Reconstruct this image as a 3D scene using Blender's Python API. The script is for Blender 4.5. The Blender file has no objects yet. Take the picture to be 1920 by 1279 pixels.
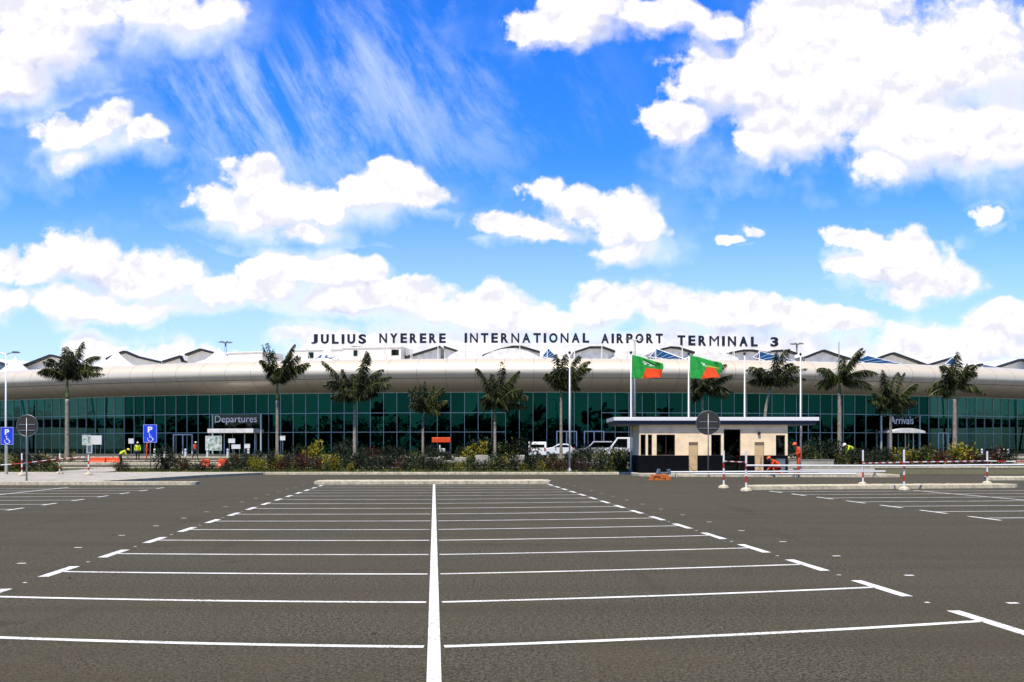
import bpy, bmesh, math, random
from mathutils import Vector, Matrix
random.seed(7)
R = math.radians
S = bpy.context.scene
C = S.collection

# ------------------------------------------------------------------ camera
F, H, HX, HY = 1900.0, 1.65, 960.0, 841.0      # focal length in px of a 1920 px wide frame, eye height, horizon
cd = bpy.data.cameras.new('camera'); cam = bpy.data.objects.new('camera', cd); C.objects.link(cam)
cam.location = (0, 0, H); cam.rotation_euler = (R(90), 0, 0)
cd.sensor_width = 36; cd.lens = 36 * F / 1920; cd.shift_y = (HY - 639.5) / 1920
cd.clip_end = 6000; cd.clip_start = 0.1
S.camera = cam
S.view_settings.view_transform = 'Standard'; S.view_settings.look = 'None'
S.view_settings.exposure = 0.25; S.view_settings.gamma = 1
try:
    S.cycles.transparent_max_bounces = 10; S.cycles.max_bounces = 6
except Exception: pass

SUN_EL, SUN_AZ = 64, 198      # azimuth clockwise from +Y (north): the sun stands behind the camera, a little left
sd = bpy.data.lights.new('sun', 'SUN'); sun = bpy.data.objects.new('sun', sd); C.objects.link(sun)
sd.energy = 5.0; sd.angle = R(0.5); sd.color = (1.0, 0.93, 0.80)
ds = Vector((math.sin(R(SUN_AZ)) * math.cos(R(SUN_EL)), math.cos(R(SUN_AZ)) * math.cos(R(SUN_EL)), math.sin(R(SUN_EL))))
sun.rotation_euler = ds.to_track_quat('Z', 'Y').to_euler()
sun.location = (0, -30, 60)

# ------------------------------------------------------------------ node helpers
class NT:
    def __init__(s, tree): s.t = tree; s.n = tree.nodes; s.l = tree.links
    def new(s, typ, **kw):
        nd = s.n.new(typ)
        for k, v in kw.items(): setattr(nd, k, v)
        return nd
    def put(s, inp, v):
        if hasattr(v, 'is_output') or isinstance(v, bpy.types.NodeSocket): s.l.new(v, inp)
        else: inp.default_value = v
    def math(s, op, a, b=None, c=None, clamp=False):
        nd = s.new('ShaderNodeMath', operation=op, use_clamp=clamp)
        s.put(nd.inputs[0], a)
        if b is not None: s.put(nd.inputs[1], b)
        if c is not None: s.put(nd.inputs[2], c)
        return nd.outputs[0]
    def vmath(s, op, a, b=None):
        nd = s.new('ShaderNodeVectorMath', operation=op)
        s.put(nd.inputs[0], a)
        if b is not None: s.put(nd.inputs[1], b)
        return nd.outputs[1] if op == 'LENGTH' else nd.outputs[0]
    def noise(s, vec, scale, detail=4, rough=.55, dim='3D'):
        nd = s.new('ShaderNodeTexNoise', noise_dimensions=dim); s.put(nd.inputs['Vector'], vec)
        nd.inputs['Scale'].default_value = scale; nd.inputs['Detail'].default_value = detail; nd.inputs['Roughness'].default_value = rough
        return nd.outputs[0]
    def ramp(s, v, a, b, lo=0., hi=1., smooth=True):
        nd = s.new('ShaderNodeMapRange', interpolation_type='SMOOTHSTEP' if smooth else 'LINEAR')
        s.put(nd.inputs[0], v); nd.inputs[1].default_value = a; nd.inputs[2].default_value = b
        nd.inputs[3].default_value = lo; nd.inputs[4].default_value = hi
        return nd.outputs[0]
    def mix(s, f, a, b, typ='MIX'):
        nd = s.new('ShaderNodeMix', data_type='RGBA', blend_type=typ)
        s.put(nd.inputs[0], f); s.put(nd.inputs[6], a); s.put(nd.inputs[7], b)
        return nd.outputs[2]

# ------------------------------------------------------------------ sky
def make_world():
    w = bpy.data.worlds.new('World'); S.world = w; w.use_nodes = True
    t = NT(w.node_tree); t.n.clear()
    out = t.new('ShaderNodeOutputWorld'); bg = t.new('ShaderNodeBackground'); t.l.new(bg.outputs[0], out.inputs[0])
    sky = t.new('ShaderNodeTexSky', sky_type='NISHITA'); sky.sun_disc = False
    sky.sun_elevation = R(SUN_EL); sky.sun_rotation = R(SUN_AZ); sky.air_density = 1.0; sky.dust_density = .5; sky.ozone_density = 3.0
    ST = 0.1
    bg.inputs[1].default_value = ST
    tc = t.new('ShaderNodeTexCoord').outputs['Generated']
    sep = t.new('ShaderNodeSeparateXYZ'); t.l.new(tc, sep.inputs[0])
    y = t.math('MAXIMUM', t.math('ABSOLUTE', sep.outputs[1]), 0.05)
    u = t.math('DIVIDE', sep.outputs[0], y); v = t.math('DIVIDE', sep.outputs[2], y)
    cb = t.new('ShaderNodeCombineXYZ'); t.l.new(u, cb.inputs[0]); t.l.new(v, cb.inputs[1])
    P = cb.outputs[0]
    # deep blue of a clear tropical sky
    base = t.mix(1.0, sky.outputs[0], (ST, ST, ST, 1), 'MULTIPLY')
    gm = t.new('ShaderNodeGamma'); t.l.new(base, gm.inputs[0]); gm.inputs[1].default_value = 1.75
    elev = t.ramp(v, 0.0, 0.42, 0, 1, False)
    tint = t.mix(elev, (1.35, 1.5, 1.55, 1), (0.9, 3.0, 4.6, 1))
    blue = t.mix(1.0, gm.outputs[0], tint, 'MULTIPLY')
    dim_ = t.math('MULTIPLY', t.ramp(v, .5, 1.3, 1, .38), t.ramp(sep.outputs[1], -.25, .0, .55, 1))     # blue dimmed overhead and behind the viewer to cut ambient light
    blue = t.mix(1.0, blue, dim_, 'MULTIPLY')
    # billow noise that breaks the outlines
    wv = t.new('ShaderNodeTexNoise', noise_dimensions='2D'); t.l.new(P, wv.inputs['Vector']); wv.inputs['Scale'].default_value = 9; wv.inputs['Detail'].default_value = 6; wv.inputs['Roughness'].default_value = .6
    Pw = t.vmath('ADD', P, t.vmath('MULTIPLY', t.vmath('SUBTRACT', wv.outputs[1], (.5, .5, .5)), (.075, .050, 0)))
    def vor(Q, sc):
        nd = t.new('ShaderNodeTexVoronoi', feature='SMOOTH_F1', voronoi_dimensions='2D'); t.l.new(Q, nd.inputs['Vector']); nd.inputs['Scale'].default_value = sc; nd.inputs['Smoothness'].default_value = .35
        return t.math('SUBTRACT', .42, nd.outputs['Distance'])
    wf = t.new('ShaderNodeTexNoise', noise_dimensions='2D'); t.l.new(P, wf.inputs['Vector']); wf.inputs['Scale'].default_value = 45; wf.inputs['Detail'].default_value = 4
    Pv = t.vmath('ADD', P, t.vmath('MULTIPLY', t.vmath('SUBTRACT', wf.outputs[1], (.5, .5, .5)), (.035, .03, 0)))
    def billow(o_):
        Q = t.vmath('ADD', Pv, o_); a = t.noise(t.vmath('ADD', P, o_), 9.0, 8, .66, '2D')
        r_ = t.math('ADD', t.math('MULTIPLY', vor(Q, 19.), .95), t.math('MULTIPLY', vor(Q, 48.), .5))
        return t.math('ADD', t.math('MULTIPLY', t.math('SUBTRACT', a, .5), 2.5), r_)
    nzs = billow((0, 0, 0)); nzu = billow((-.003, .010, 0))
    cl = [(-20,505,60,40),(0,560,80,36),(60,70,150,75),(100,25,150,60),(330,20,120,48),(20,135,95,45),
          (110,240,60,36),(190,235,65,38),(262,252,62,30),(130,285,35,18),
          (470,340,55,42),(400,385,62,42),(520,388,95,50),(570,430,70,26),(610,385,50,36),
          (710,345,80,50),(705,318,35,28),(765,365,75,30),(650,350,30,35),
          (1010,365,32,32),(1060,385,60,35),(930,415,52,26),(1150,410,100,58),(1160,460,90,34),(1230,425,40,32),(1000,432,90,24),
          (1330,150,95,75),(1270,230,80,48),(1450,150,130,95),(1600,90,190,120),(1800,110,190,120),(1500,240,170,72),(1700,250,230,80),(1620,165,270,110),
          (1860,265,130,80),(1400,270,80,44),(1560,20,130,60),(1640,310,100,32),
          (1060,50,110,42),(1100,15,100,40),(970,60,50,34),(1250,25,110,42),(1330,50,60,28),
          (1600,445,52,24),(1700,475,82,44),(1740,520,110,34),(1640,500,72,28),(1700,552,60,24),(1845,400,34,22),(1380,448,30,12),(1412,428,26,17),
          (40,510,95,48),(150,492,95,52),(270,522,135,58),(100,565,170,38),(390,552,100,36),(210,580,180,26),
          (560,512,130,40),(660,508,85,42),(500,545,110,34),(700,565,150,40),(480,500,52,24),
          (850,582,190,48),(780,548,95,30),(950,600,160,46),(1130,572,110,48),(1250,590,160,46),(1400,605,160,42),(1560,612,110,30),
          (1050,660,760,46),(1790,645,230,66),(1870,600,80,32),(170,655,62,30),(330,665,60,20),
          (-180,300,160,80),(-250,560,260,60),(2150,420,150,70),(2200,600,220,60),(900,-220,300,90),(300,-320,260,80),(1700,-300,200,80)]
    def field(Q):
        f = None
        for cx, cy, rx, ry in cl:
            nd = t.new('ShaderNodeVectorMath', operation='MULTIPLY_ADD'); t.l.new(Q, nd.inputs[0]); nd.inputs[1].default_value = (F / rx, F / ry, 0); nd.inputs[2].default_value = (-(cx - HX) / rx, -(HY - cy) / ry, 0); d = nd.outputs[0]
            r = t.vmath('LENGTH', d)
            if f is None: f = r
            else:
                nd = t.new('ShaderNodeMath', operation='SMOOTH_MIN'); t.l.new(f, nd.inputs[0]); t.l.new(r, nd.inputs[1]); nd.inputs[2].default_value = .18
                f = nd.outputs[0]
        return f
    f = field(Pw); fup = field(t.vmath('ADD', Pw, (-.006, .022, 0)))
    fd = t.math('ADD', f, t.math('MULTIPLY', nzs, -.60))
    und = t.ramp(t.math('SUBTRACT', f, fup), -.10, .35)
    und = t.math('MULTIPLY', und, t.ramp(f, .25, .75))             # 0 on sunlit tops, 1 on the undersides
    crisp = t.ramp(fd, 1.14, 0.74); loose = t.ramp(fd, 1.28, 0.30)
    dens = t.math('ADD', t.math('MULTIPLY', crisp, t.math('SUBTRACT', 1.0, und)), t.math('MULTIPLY', loose, und))
    back = t.ramp(sep.outputs[1], -.25, -.02, .25, 1)      # clouds thinned behind the viewer to lower ambient light
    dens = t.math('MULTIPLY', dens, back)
    soft = t.math('MULTIPLY', t.ramp(fd, 2.3, .9, 0, .55), t.ramp(t.noise(P, 4.0, 5, .6, '2D'), .36, .62))
    soft = t.math('MULTIPLY', soft, t.math('ADD', .35, t.math('MULTIPLY', und, .65)))
    # high thin streaks leaning to the upper left
    along = t.math('ADD', t.math('MULTIPLY', u, .57), t.math('MULTIPLY', v, -.82))
    across = t.math('ADD', t.math('MULTIPLY', u, .82), t.math('MULTIPLY', v, .57))
    across = t.math('ADD', across, t.math('MULTIPLY', t.math('SUBTRACT', t.noise(P, 3.0, 2, .5, '2D'), .5), .06))
    sc_ = t.new('ShaderNodeCombineXYZ'); t.l.new(t.math('MULTIPLY', along, 2.6), sc_.inputs[0]); t.l.new(t.math('MULTIPLY', across, 34.0), sc_.inputs[1])
    st = t.noise(sc_.outputs[0], 1.0, 6, .62, '2D')
    mk = t.vmath('LENGTH', t.vmath('MULTIPLY', t.vmath('SUBTRACT', P, ((560 - HX) / F, (HY - 200) / F, 0)), (F / 470, F / 240, 0)))
    streak = t.math('MULTIPLY', t.math('MULTIPLY', t.ramp(st, .44, .72), t.ramp(mk, 1.0, .2)), .22)
    sb = t.new('ShaderNodeCombineXYZ'); t.l.new(t.math('MULTIPLY', along, 3.5), sb.inputs[0]); t.l.new(t.math('MULTIPLY', across, 9.0), sb.inputs[1])
    broad = t.math('MULTIPLY', t.math('MULTIPLY', t.ramp(t.noise(sb.outputs[0], 1.3, 8, .68, '2D'), .42, .68), t.ramp(mk, 1.6, .2)), .34)
    streak = t.math('ADD', streak, broad)
    # pale veil low over the horizon
    veil = t.ramp(v, 0.30, 0.05, 0, .5)
    thin = t.math('MAXIMUM', t.math('MAXIMUM', streak, soft), veil)
    k = 1 / ST
    emb = t.ramp(t.math('SUBTRACT', nzu, nzs), -.05, .45)            # small puffs: shaded below
    shade = t.math('MULTIPLY', t.math('ADD', t.math('MULTIPLY', emb, .62), t.math('MULTIPLY', t.math('POWER', und, 1.5), .75)), t.ramp(dens, .3, 1.0), clamp=True)
    ccol = t.mix(shade, (.93 * k, .90 * k, .90 * k, 1), (.60 * k, .62 * k, .76 * k, 1))
    bl = t.mix(1.0, blue, (k, k, k, 1), 'MULTIPLY')
    c1 = t.mix(thin, bl, (.84 * k, .92 * k, 1.05 * k, 1))
    c2 = t.mix(dens, c1, ccol)
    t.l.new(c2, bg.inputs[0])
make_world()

# ------------------------------------------------------------------ materials
def mat(name, col, rough=.6, metal=0., var=0., vscale=3., col2=None, spec=None, bump=0., bscale=20., emit=0., detail=5):
    m = bpy.data.materials.new(name); m.use_nodes = True
    t = NT(m.node_tree); b = t.n['Principled BSDF']
    b.inputs['Roughness'].default_value = rough; b.inputs['Metallic'].default_value = metal
    if spec is not None: b.inputs['Specular IOR Level'].default_value = spec
    c = (*col, 1)
    if var or col2:
        tc = t.new('ShaderNodeTexCoord').outputs['Object']
        nz = t.noise(tc, vscale, detail, .6)
        c2 = (*col2, 1) if col2 else tuple(min(1, x * (1 - var)) for x in col) + (1,)
        c = t.mix(t.ramp(nz, .35, .65), c, c2)
        t.l.new(c, b.inputs['Base Color'])
        if rough < .9:
            t.l.new(t.ramp(nz, .3, .7, max(0, rough - .06), min(1, rough + .08)), b.inputs['Roughness'])
    else: b.inputs['Base Color'].default_value = c
    if bump:
        tc = t.new('ShaderNodeTexCoord').outputs['Object']
        bp = t.new('ShaderNodeBump'); bp.inputs['Strength'].default_value = bump; bp.inputs['Distance'].default_value = .02
        t.l.new(t.noise(tc, bscale, 5, .6), bp.inputs['Height']); t.l.new(bp.outputs[0], b.inputs['Normal'])
    return m

def asphalt_mat(name, k=1.0):
    m = bpy.data.materials.new(name); m.use_nodes = True
    t = NT(m.node_tree); b = t.n['Principled BSDF']
    tc = t.new('ShaderNodeTexCoord').outputs['Object']
    fine = t.noise(tc, 115, 3, .8)
    mg = t.new('ShaderNodeMapping'); t.l.new(tc, mg.inputs[0]); mg.inputs['Location'].default_value = (3.1, 7.7, 1.3)
    g = t.math('ADD', t.math('MULTIPLY', fine, .30), t.math('ADD', t.math('MULTIPLY', t.noise(tc, 44, 3, .8), .42), t.math('MULTIPLY', t.noise(mg.outputs[0], 20, 4, .85), .28)))     # aggregate
    p = t.noise(tc, .35, 5, .6)                    # paving patches
    q = t.noise(tc, 2.6, 4, .65)
    mp = t.new('ShaderNodeMapping'); t.l.new(tc, mp.inputs[0]); mp.inputs['Scale'].default_value = (.06, .9, 1)
    lane = t.noise(mp.outputs[0], 1.0, 4, .6)
    vo = t.new('ShaderNodeTexVoronoi'); t.l.new(tc, vo.inputs['Vector']); vo.inputs['Scale'].default_value = 38
    c = t.mix(t.ramp(g, .455, .55), (.006 * k, .005 * k, .002 * k, 1), (.148 * k, .134 * k, .094 * k, 1))
    c = t.mix(t.ramp(p, .38, .62, 0, .5), c, (.078 * k, .066 * k, .038 * k, 1))
    c = t.mix(t.ramp(lane, .40, .68, 0, .35), c, (.044 * k, .037 * k, .021 * k, 1))
    c = t.mix(t.ramp(q, .55, .72, 0, .25), c, (.050 * k, .042 * k, .024 * k, 1))
    sp = t.ramp(vo.outputs['Distance'], .12, .07)
    rnd = t.ramp(t.noise(tc, 9, 2, .5), .52, .66)
    c = t.mix(t.math('MULTIPLY', sp, rnd), c, (.36 * k, .34 * k, .25 * k, 1))
    st_ = t.ramp(t.noise(tc, .9, 5, .7), .60, .70, 0, .45)       # oil and tyre stains
    c = t.mix(st_, c, (.030 * k, .026 * k, .016 * k, 1))
    mp2 = t.new('ShaderNodeMapping'); t.l.new(tc, mp2.inputs[0]); mp2.inputs['Scale'].default_value = (1.4, .10, 1); mp2.inputs['Rotation'].default_value = (0, 0, .06)
    c = t.mix(t.ramp(t.noise(mp2.outputs[0], 1.0, 5, .6), .56, .70, 0, .3), c, (.036 * k, .031 * k, .02 * k, 1))
    t.l.new(c, b.inputs['Base Color'])
    b.inputs['Roughness'].default_value = .93; b.inputs['Specular IOR Level'].default_value = .18
    bp = t.new('ShaderNodeBump'); bp.inputs['Strength'].default_value = .4; bp.inputs['Distance'].default_value = .012
    t.l.new(fine, bp.inputs['Height']); t.l.new(bp.outputs[0], b.inputs['Normal'])
    return m

def leaf_mat(name, a, b_, c3=None, rough=.5):
    m = bpy.data.materials.new(name); m.use_nodes = True
    t = NT(m.node_tree); b = t.n['Principled BSDF']
    geo = t.new('ShaderNodeNewGeometry')
    oi = t.new('ShaderNodeObjectInfo')
    rnd = geo.outputs['Random Per Island']
    c = t.mix(rnd, (*a, 1), (*b_, 1))
    if c3: c = t.mix(t.ramp(rnd, .72, .78), c, (*c3, 1))
    c = t.mix(t.ramp(oi.outputs['Random'], 0, 1, 0, .45, False), c, (a[0] * .55, a[1] * .6, a[2] * .6, 1))
    t.l.new(c, b.inputs['Base Color']); b.inputs['Roughness'].default_value = rough; b.inputs['Specular IOR Level'].default_value = .3
    return m

def paint_mat():
    m = bpy.data.materials.new('line_paint'); m.use_nodes = True
    t = NT(m.node_tree); b = t.n['Principled BSDF']
    tc = t.new('ShaderNodeTexCoord').outputs['Object']
    w = t.math('MULTIPLY', t.ramp(t.noise(tc, 34, 5, .8), .49, .58), t.ramp(t.noise(tc, 1.4, 4, .6), .36, .60))
    c = t.mix(t.ramp(t.noise(tc, 5, 4, .6), .4, .7, 0, .3), (.86, .85, .82, 1), (.66, .64, .58, 1))
    c = t.mix(w, c, (.16, .15, .12, 1))
    t.l.new(c, b.inputs['Base Color']); b.inputs['Roughness'].default_value = .6
    return m

def glass_mat(name, refl, trans, fac):
    m = bpy.data.materials.new(name); m.use_nodes = True
    t = NT(m.node_tree); t.n.clear()
    out = t.new('ShaderNodeOutputMaterial'); mx = t.new('ShaderNodeMixShader')
    gl = t.new('ShaderNodeBsdfGlossy'); gl.inputs['Color'].default_value = (*refl, 1); gl.inputs['Roughness'].default_value = .015
    tr = t.new('ShaderNodeBsdfTransparent'); tr.inputs[0].default_value = (*trans, 1)
    tc = t.new('ShaderNodeTexCoord').outputs['Object']
    bp = t.new('ShaderNodeBump'); bp.inputs['Strength'].default_value = .12; bp.inputs['Distance'].default_value = .05
    oi = t.new('ShaderNodeObjectInfo').outputs['Random']
    of = t.new('ShaderNodeCombineXYZ'); t.l.new(t.math('MULTIPLY', oi, 37.), of.inputs[0]); t.l.new(t.math('MULTIPLY', oi, 91.), of.inputs[2])
    t.l.new(t.noise(t.vmath('ADD', tc, of.outputs[0]), .55, 2, .5), bp.inputs['Height']); t.l.new(bp.outputs[0], gl.inputs['Normal'])
    t.l.new(t.ramp(oi, 0, 1, fac - .14, fac + .12, False), mx.inputs[0])
    t.l.new(tr.outputs[0], mx.inputs[1]); t.l.new(gl.outputs[0], mx.inputs[2]); t.l.new(mx.outputs[0], out.inputs[0])
    return m

M = {}
M['asphalt'] = asphalt_mat('asphalt'); M['road'] = asphalt_mat('worn_asphalt', 1.3)
M['paint'] = paint_mat()
M['kerb'] = mat('kerb_concrete', (.64, .57, .42), .85, var=.35, vscale=5, bump=.3)
M['paving'] = mat('paving', (.46, .43, .37), .85, var=.3, vscale=1.5, bump=.2)
M['soil'] = mat('soil', (.06, .05, .025), .95, col2=(.05, .07, .015), vscale=4, bump=.5)
M['grass'] = mat('dry_grass', (.05, .06, .015), .95, col2=(.12, .10, .04), vscale=6, bump=.5)
M['alu'] = mat('aluminium_cladding', (.86, .76, .60), .38, metal=.35, var=.08, vscale=.5)
M['seam'] = mat('cladding_seam', (.16, .14, .11), .5)
M['white'] = mat('white_coating', (.80, .79, .78), .4, var=.08, vscale=.6)
M['mull'] = mat('mullion_metal', (.50, .58, .55), .35, metal=.3)
M['cream'] = mat('cream_render', (.84, .77, .66), .8, var=.10, vscale=1.2)
M['roofgrey'] = mat('pale_grey_roofing', (.80, .78, .74), .6, var=.25, vscale=1.5)
M['black'] = mat('black_trim', (.012, .011, .010), .5)
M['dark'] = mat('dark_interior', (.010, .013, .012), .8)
M['floor'] = mat('hall_floor', (.04, .045, .04), .4)
M['glass'] = glass_mat('green_glass', (.008, .078, .062), (.05, .11, .10), .5)
M['dglass'] = glass_mat('dark_glass', (.05, .065, .06), (.12, .14, .13), .6)
M['sky_panel'] = mat('blue_skylight_glass', (.02, .10, .26), .12, var=.4, vscale=1.5, metal=.3)
M['letter'] = mat('navy_letter', (.006, .009, .028), .35)
M['booth'] = mat('booth_cream_wall', (.95, .75, .50), .8, var=.18, vscale=1.6, bump=.08, detail=8)
M['plinth'] = mat('black_plinth', (.005, .006, .008), .6, var=.3, spec=.05)
M['door'] = mat('tan_door', (.56, .41, .23), .6, var=.1, vscale=2)
M['navy'] = mat('navy_fascia', (.012, .022, .045), .4)
M['pole'] = mat('white_pole', (.78, .79, .80), .35)
M['steel'] = mat('galvanised_steel', (.33, .35, .36), .45, metal=.7, var=.2)
M['signback'] = mat('sign_back', (.038, .037, .032), .55, var=.35, vscale=9)
M['blue'] = mat('traffic_blue', (.006, .045, .62), .4)
M['flaggreen'] = mat('flag_green', (.010, .36, .045), .7, var=.25, vscale=4)
M['flagorange'] = mat('flag_orange', (.92, .075, .004), .7, var=.15, vscale=4)
M['bark'] = mat('palm_bark', (.36, .31, .25), .9, col2=(.19, .16, .12), vscale=5, bump=.4)
M['shaft'] = mat('palm_crownshaft', (.14, .17, .035), .5, var=.3)
M['frond'] = leaf_mat('palm_leaf', (.007, .013, .003), (.020, .032, .006), (.085, .095, .014), .6)
M['leaf_dark'] = leaf_mat('leaf_dark', (.006, .013, .003), (.022, .038, .007))
M['leaf_green'] = leaf_mat('leaf_green', (.018, .036, .006), (.065, .09, .012), (.20, .20, .02))
M['leaf_yellow'] = leaf_mat('leaf_yellow', (.14, .14, .01), (.55, .42, .02), (.04, .06, .01))
M['leaf_red'] = leaf_mat('leaf_red', (.03, .010, .005), (.16, .040, .010), (.010, .018, .004))
M['stem'] = mat('stem', (.07, .05, .03), .9)
M['orange'] = mat('orange_plastic', (.80, .075, .008), .5, var=.15)
M['brick'] = mat('orange_block', (.62, .17, .035), .85, var=.35, vscale=6)
M['red'] = mat('red_paint', (.50, .028, .012), .5, var=.15)
M['coverall'] = mat('orange_coverall', (.85, .085, .008), .8, var=.35, vscale=9)
M['vest'] = mat('yellow_vest', (.62, .72, .02), .7)
M['trouser'] = mat('dark_trousers', (.02, .022, .03), .8)
M['shirt'] = mat('grey_shirt', (.10, .10, .12), .8)
M['skin'] = mat('skin', (.10, .05, .03), .5)
M['hair'] = mat('black_hair', (.008, .007, .006), .8)
M['boot'] = mat('boots', (.012, .010, .008), .6)
M['hat_o'] = mat('orange_helmet', (.85, .09, .01), .3)
M['hat_w'] = mat('white_helmet', (.82, .82, .80), .3)
M['hat_y'] = mat('yellow_helmet', (.80, .62, .03), .3)
M['tyre'] = mat('tyre', (.012, .012, .012), .8)
M['carwhite'] = mat('white_car_paint', (.78, .79, .80), .18, spec=.6)
M['carsilver'] = mat('silver_car_paint', (.55, .56, .58), .22, metal=.4)
M['lamp_red'] = mat('tail_light', (.35, .01, .01), .3)
M['lamp_w'] = mat('headlight', (.8, .8, .78), .2)
M['poster'] = mat('poster_green', (.10, .22, .10), .5, col2=(.75, .78, .75), vscale=2.2)
M['bluegrey'] = mat('bluegrey_metal', (.12, .17, .21), .5, var=.3)
M['wood'] = mat('weathered_wood', (.16, .10, .055), .8, var=.3)

# ------------------------------------------------------------------ mesh helpers
class MB:
    def __init__(s): s.v = []; s.f = []; s.m = []
    def add(s, vs, fs, mi=0):
        o = len(s.v); s.v += [tuple(p) for p in vs]
        for f in fs: s.f.append([i + o for i in f]); s.m.append(mi)
    def box(s, c, size, mi=0, rz=0., mtx=None):
        x, y, z = (q / 2 for q in size)
        vs = [Vector((a * x, b * y, d * z)) for d in (-1, 1) for b in (-1, 1) for a in (-1, 1)]
        m = mtx or Matrix.Rotation(rz, 3, 'Z')
        vs = [m @ p + Vector(c) for p in vs]
        s.add(vs, [(0, 2, 3, 1), (4, 5, 7, 6), (0, 1, 5, 4), (2, 6, 7, 3), (0, 4, 6, 2), (1, 3, 7, 5)], mi)
    def quad(s, a, b, c, d, mi=0): s.add([a, b, c, d], [(0, 1, 2, 3)], mi)
    def tube(s, pts, r, n=8, mi=0, cap=True):
        pts = [Vector(p) for p in pts]
        rs = r if isinstance(r, (list, tuple)) else [r] * len(pts)
        o = len(s.v); up = Vector((0, 0, 1)); prev = None
        for i, p in enumerate(pts):
            d = (pts[min(i + 1, len(pts) - 1)] - pts[max(i - 1, 0)]).normalized()
            if prev is None:
                a = Vector((1, 0, 0)) if abs(d.x) < .9 else Vector((0, 1, 0))
            else: a = prev
            e1 = (a - d * a.dot(d)).normalized(); e2 = d.cross(e1); prev = e1
            for k in range(n):
                th = 2 * math.pi * k / n
                s.v.append(tuple(p + (e1 * math.cos(th) + e2 * math.sin(th)) * rs[i]))
        for i in range(len(pts) - 1):
            for k in range(n):
                a = o + i * n + k; b = o + i * n + (k + 1) % n
                s.f.append([a, b, b + n, a + n]); s.m.append(mi)
        if cap:
            s.f.append([o + k for k in range(n)][::-1]); s.m.append(mi)
            e = o + (len(pts) - 1) * n
            s.f.append([e + k for k in range(n)]); s.m.append(mi)
    def prism(s, poly, y0, y1, mi=0, fr=None):
        """poly of (x, z); extruded from y0 to y1; fr maps (x, y, z) to world"""
        fr = fr or (lambda x, y, z: (x, y, z))
        n = len(poly); vs = [fr(x, y0, z) for x, z in poly] + [fr(x, y1, z) for x, z in poly]
        fs = [list(range(n)), list(range(n, 2 * n))[::-1]] + [[i, i + n, (i + 1) % n + n, (i + 1) % n] for i in range(n)]
        s.add(vs, fs, mi)
    def build(s, name, mats, parent=None, smooth=False, origin=None):
        me = bpy.data.meshes.new(name)
        if origin is not None:
            ox = Vector(origin); s.v = [tuple(Vector(p) - ox) for p in s.v]
        me.from_pydata(s.v, [], s.f); me.update()
        if not isinstance(mats, (list, tuple)): mats = [mats]
        for m in mats: me.materials.append(m)
        me.polygons.foreach_set('material_index', s.m)
        if smooth: me.polygons.foreach_set('use_smooth', [True] * len(s.f))
        bm = bmesh.new(); bm.from_mesh(me); bmesh.ops.recalc_face_normals(bm, faces=bm.faces); bm.to_mesh(me); bm.free()
        o = bpy.data.objects.new(name, me); C.objects.link(o)
        if parent is not None: o.parent = parent
        if origin is not None: o.location = origin
        return o

def tag(o, label=None, cat=None, group=None, kind=None):
    if label: o['label'] = label
    if cat: o['category'] = cat
    if group: o['group'] = group
    if kind: o['kind'] = kind
    return o
def empty(name, loc=(0, 0, 0), rz=0., label=None, cat=None, group=None):
    o = bpy.data.objects.new(name, None); C.objects.link(o); o.location = loc; o.rotation_euler = (0, 0, rz)
    o.empty_display_size = .2
    return tag(o, label, cat, group)
def copy_thing(src, loc, rz=0., sc=None, label=None, group=None):
    r = src.copy(); C.objects.link(r); r.location = loc; r.rotation_euler = (0, 0, rz)
    if sc: r.scale = (sc, sc, sc) if not isinstance(sc, tuple) else sc
    if label: r['label'] = label
    if group: r['group'] = group
    for ch in list(src.children):
        c = ch.copy(); C.objects.link(c); c.parent = r
        for g in list(ch.children):
            d = g.copy(); C.objects.link(d); d.parent = c
    return r
def bevel(o, w=.02, seg=2):
    b = o.modifiers.new('bevel', 'BEVEL'); b.width = w; b.segments = seg; b.limit_method = 'ANGLE'
    return o
def W(px, py, D): return Vector(((px - HX) * D / F, D, H + (HY - py) * D / F))
def g(D):                       # ground rises gently beyond the beds
    return .15 + max(0, min(D, 127) - 66) * .0115 if D > 64 else 0.
def G(px, D, z=None): return Vector(((px - HX) * D / F, D, g(D) if z is None else z))
A = .0768
def lot(x, s, z=0.): return Vector((x * math.cos(A) - s * math.sin(A), s * math.cos(A) + x * math.sin(A), z))

def text_mesh(name, s, m, parent, fit, depth=.12, bold=.0, width=None, height=None, center=False):
    """fit(x, y, z) maps letter space (x right, z up, y into the wall) to the parent's space"""
    cu = bpy.data.curves.new('txt', 'FONT'); cu.body = s; cu.size = 1; cu.extrude = .5; cu.offset = bold; cu.resolution_u = 4
    ob = bpy.data.objects.new('txt', cu); C.objects.link(ob)
    dg = bpy.context.evaluated_depsgraph_get(); dg.update()
    me = bpy.data.meshes.new_from_object(ob.evaluated_get(dg))
    bpy.data.objects.remove(ob); bpy.data.curves.remove(cu)
    xs = [v.co.x for v in me.vertices]; ys = [v.co.y for v in me.vertices]
    x0, x1, y0, y1 = min(xs), max(xs), min(ys), max(ys)
    sy = height / (y1 - y0) if height else 1
    sx = width / (x1 - x0) if width else sy
    for v in me.vertices:
        x, y, z = v.co
        v.co = fit((x - x0) * sx - ((x1 - x0) * sx / 2 if center else 0), -z * depth, (y - y0) * sy)
    me.materials.clear(); me.materials.append(m); me.name = name
    o = bpy.data.objects.new(name, me); C.objects.link(o)
    if parent is not None: o.parent = parent
    return o

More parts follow.
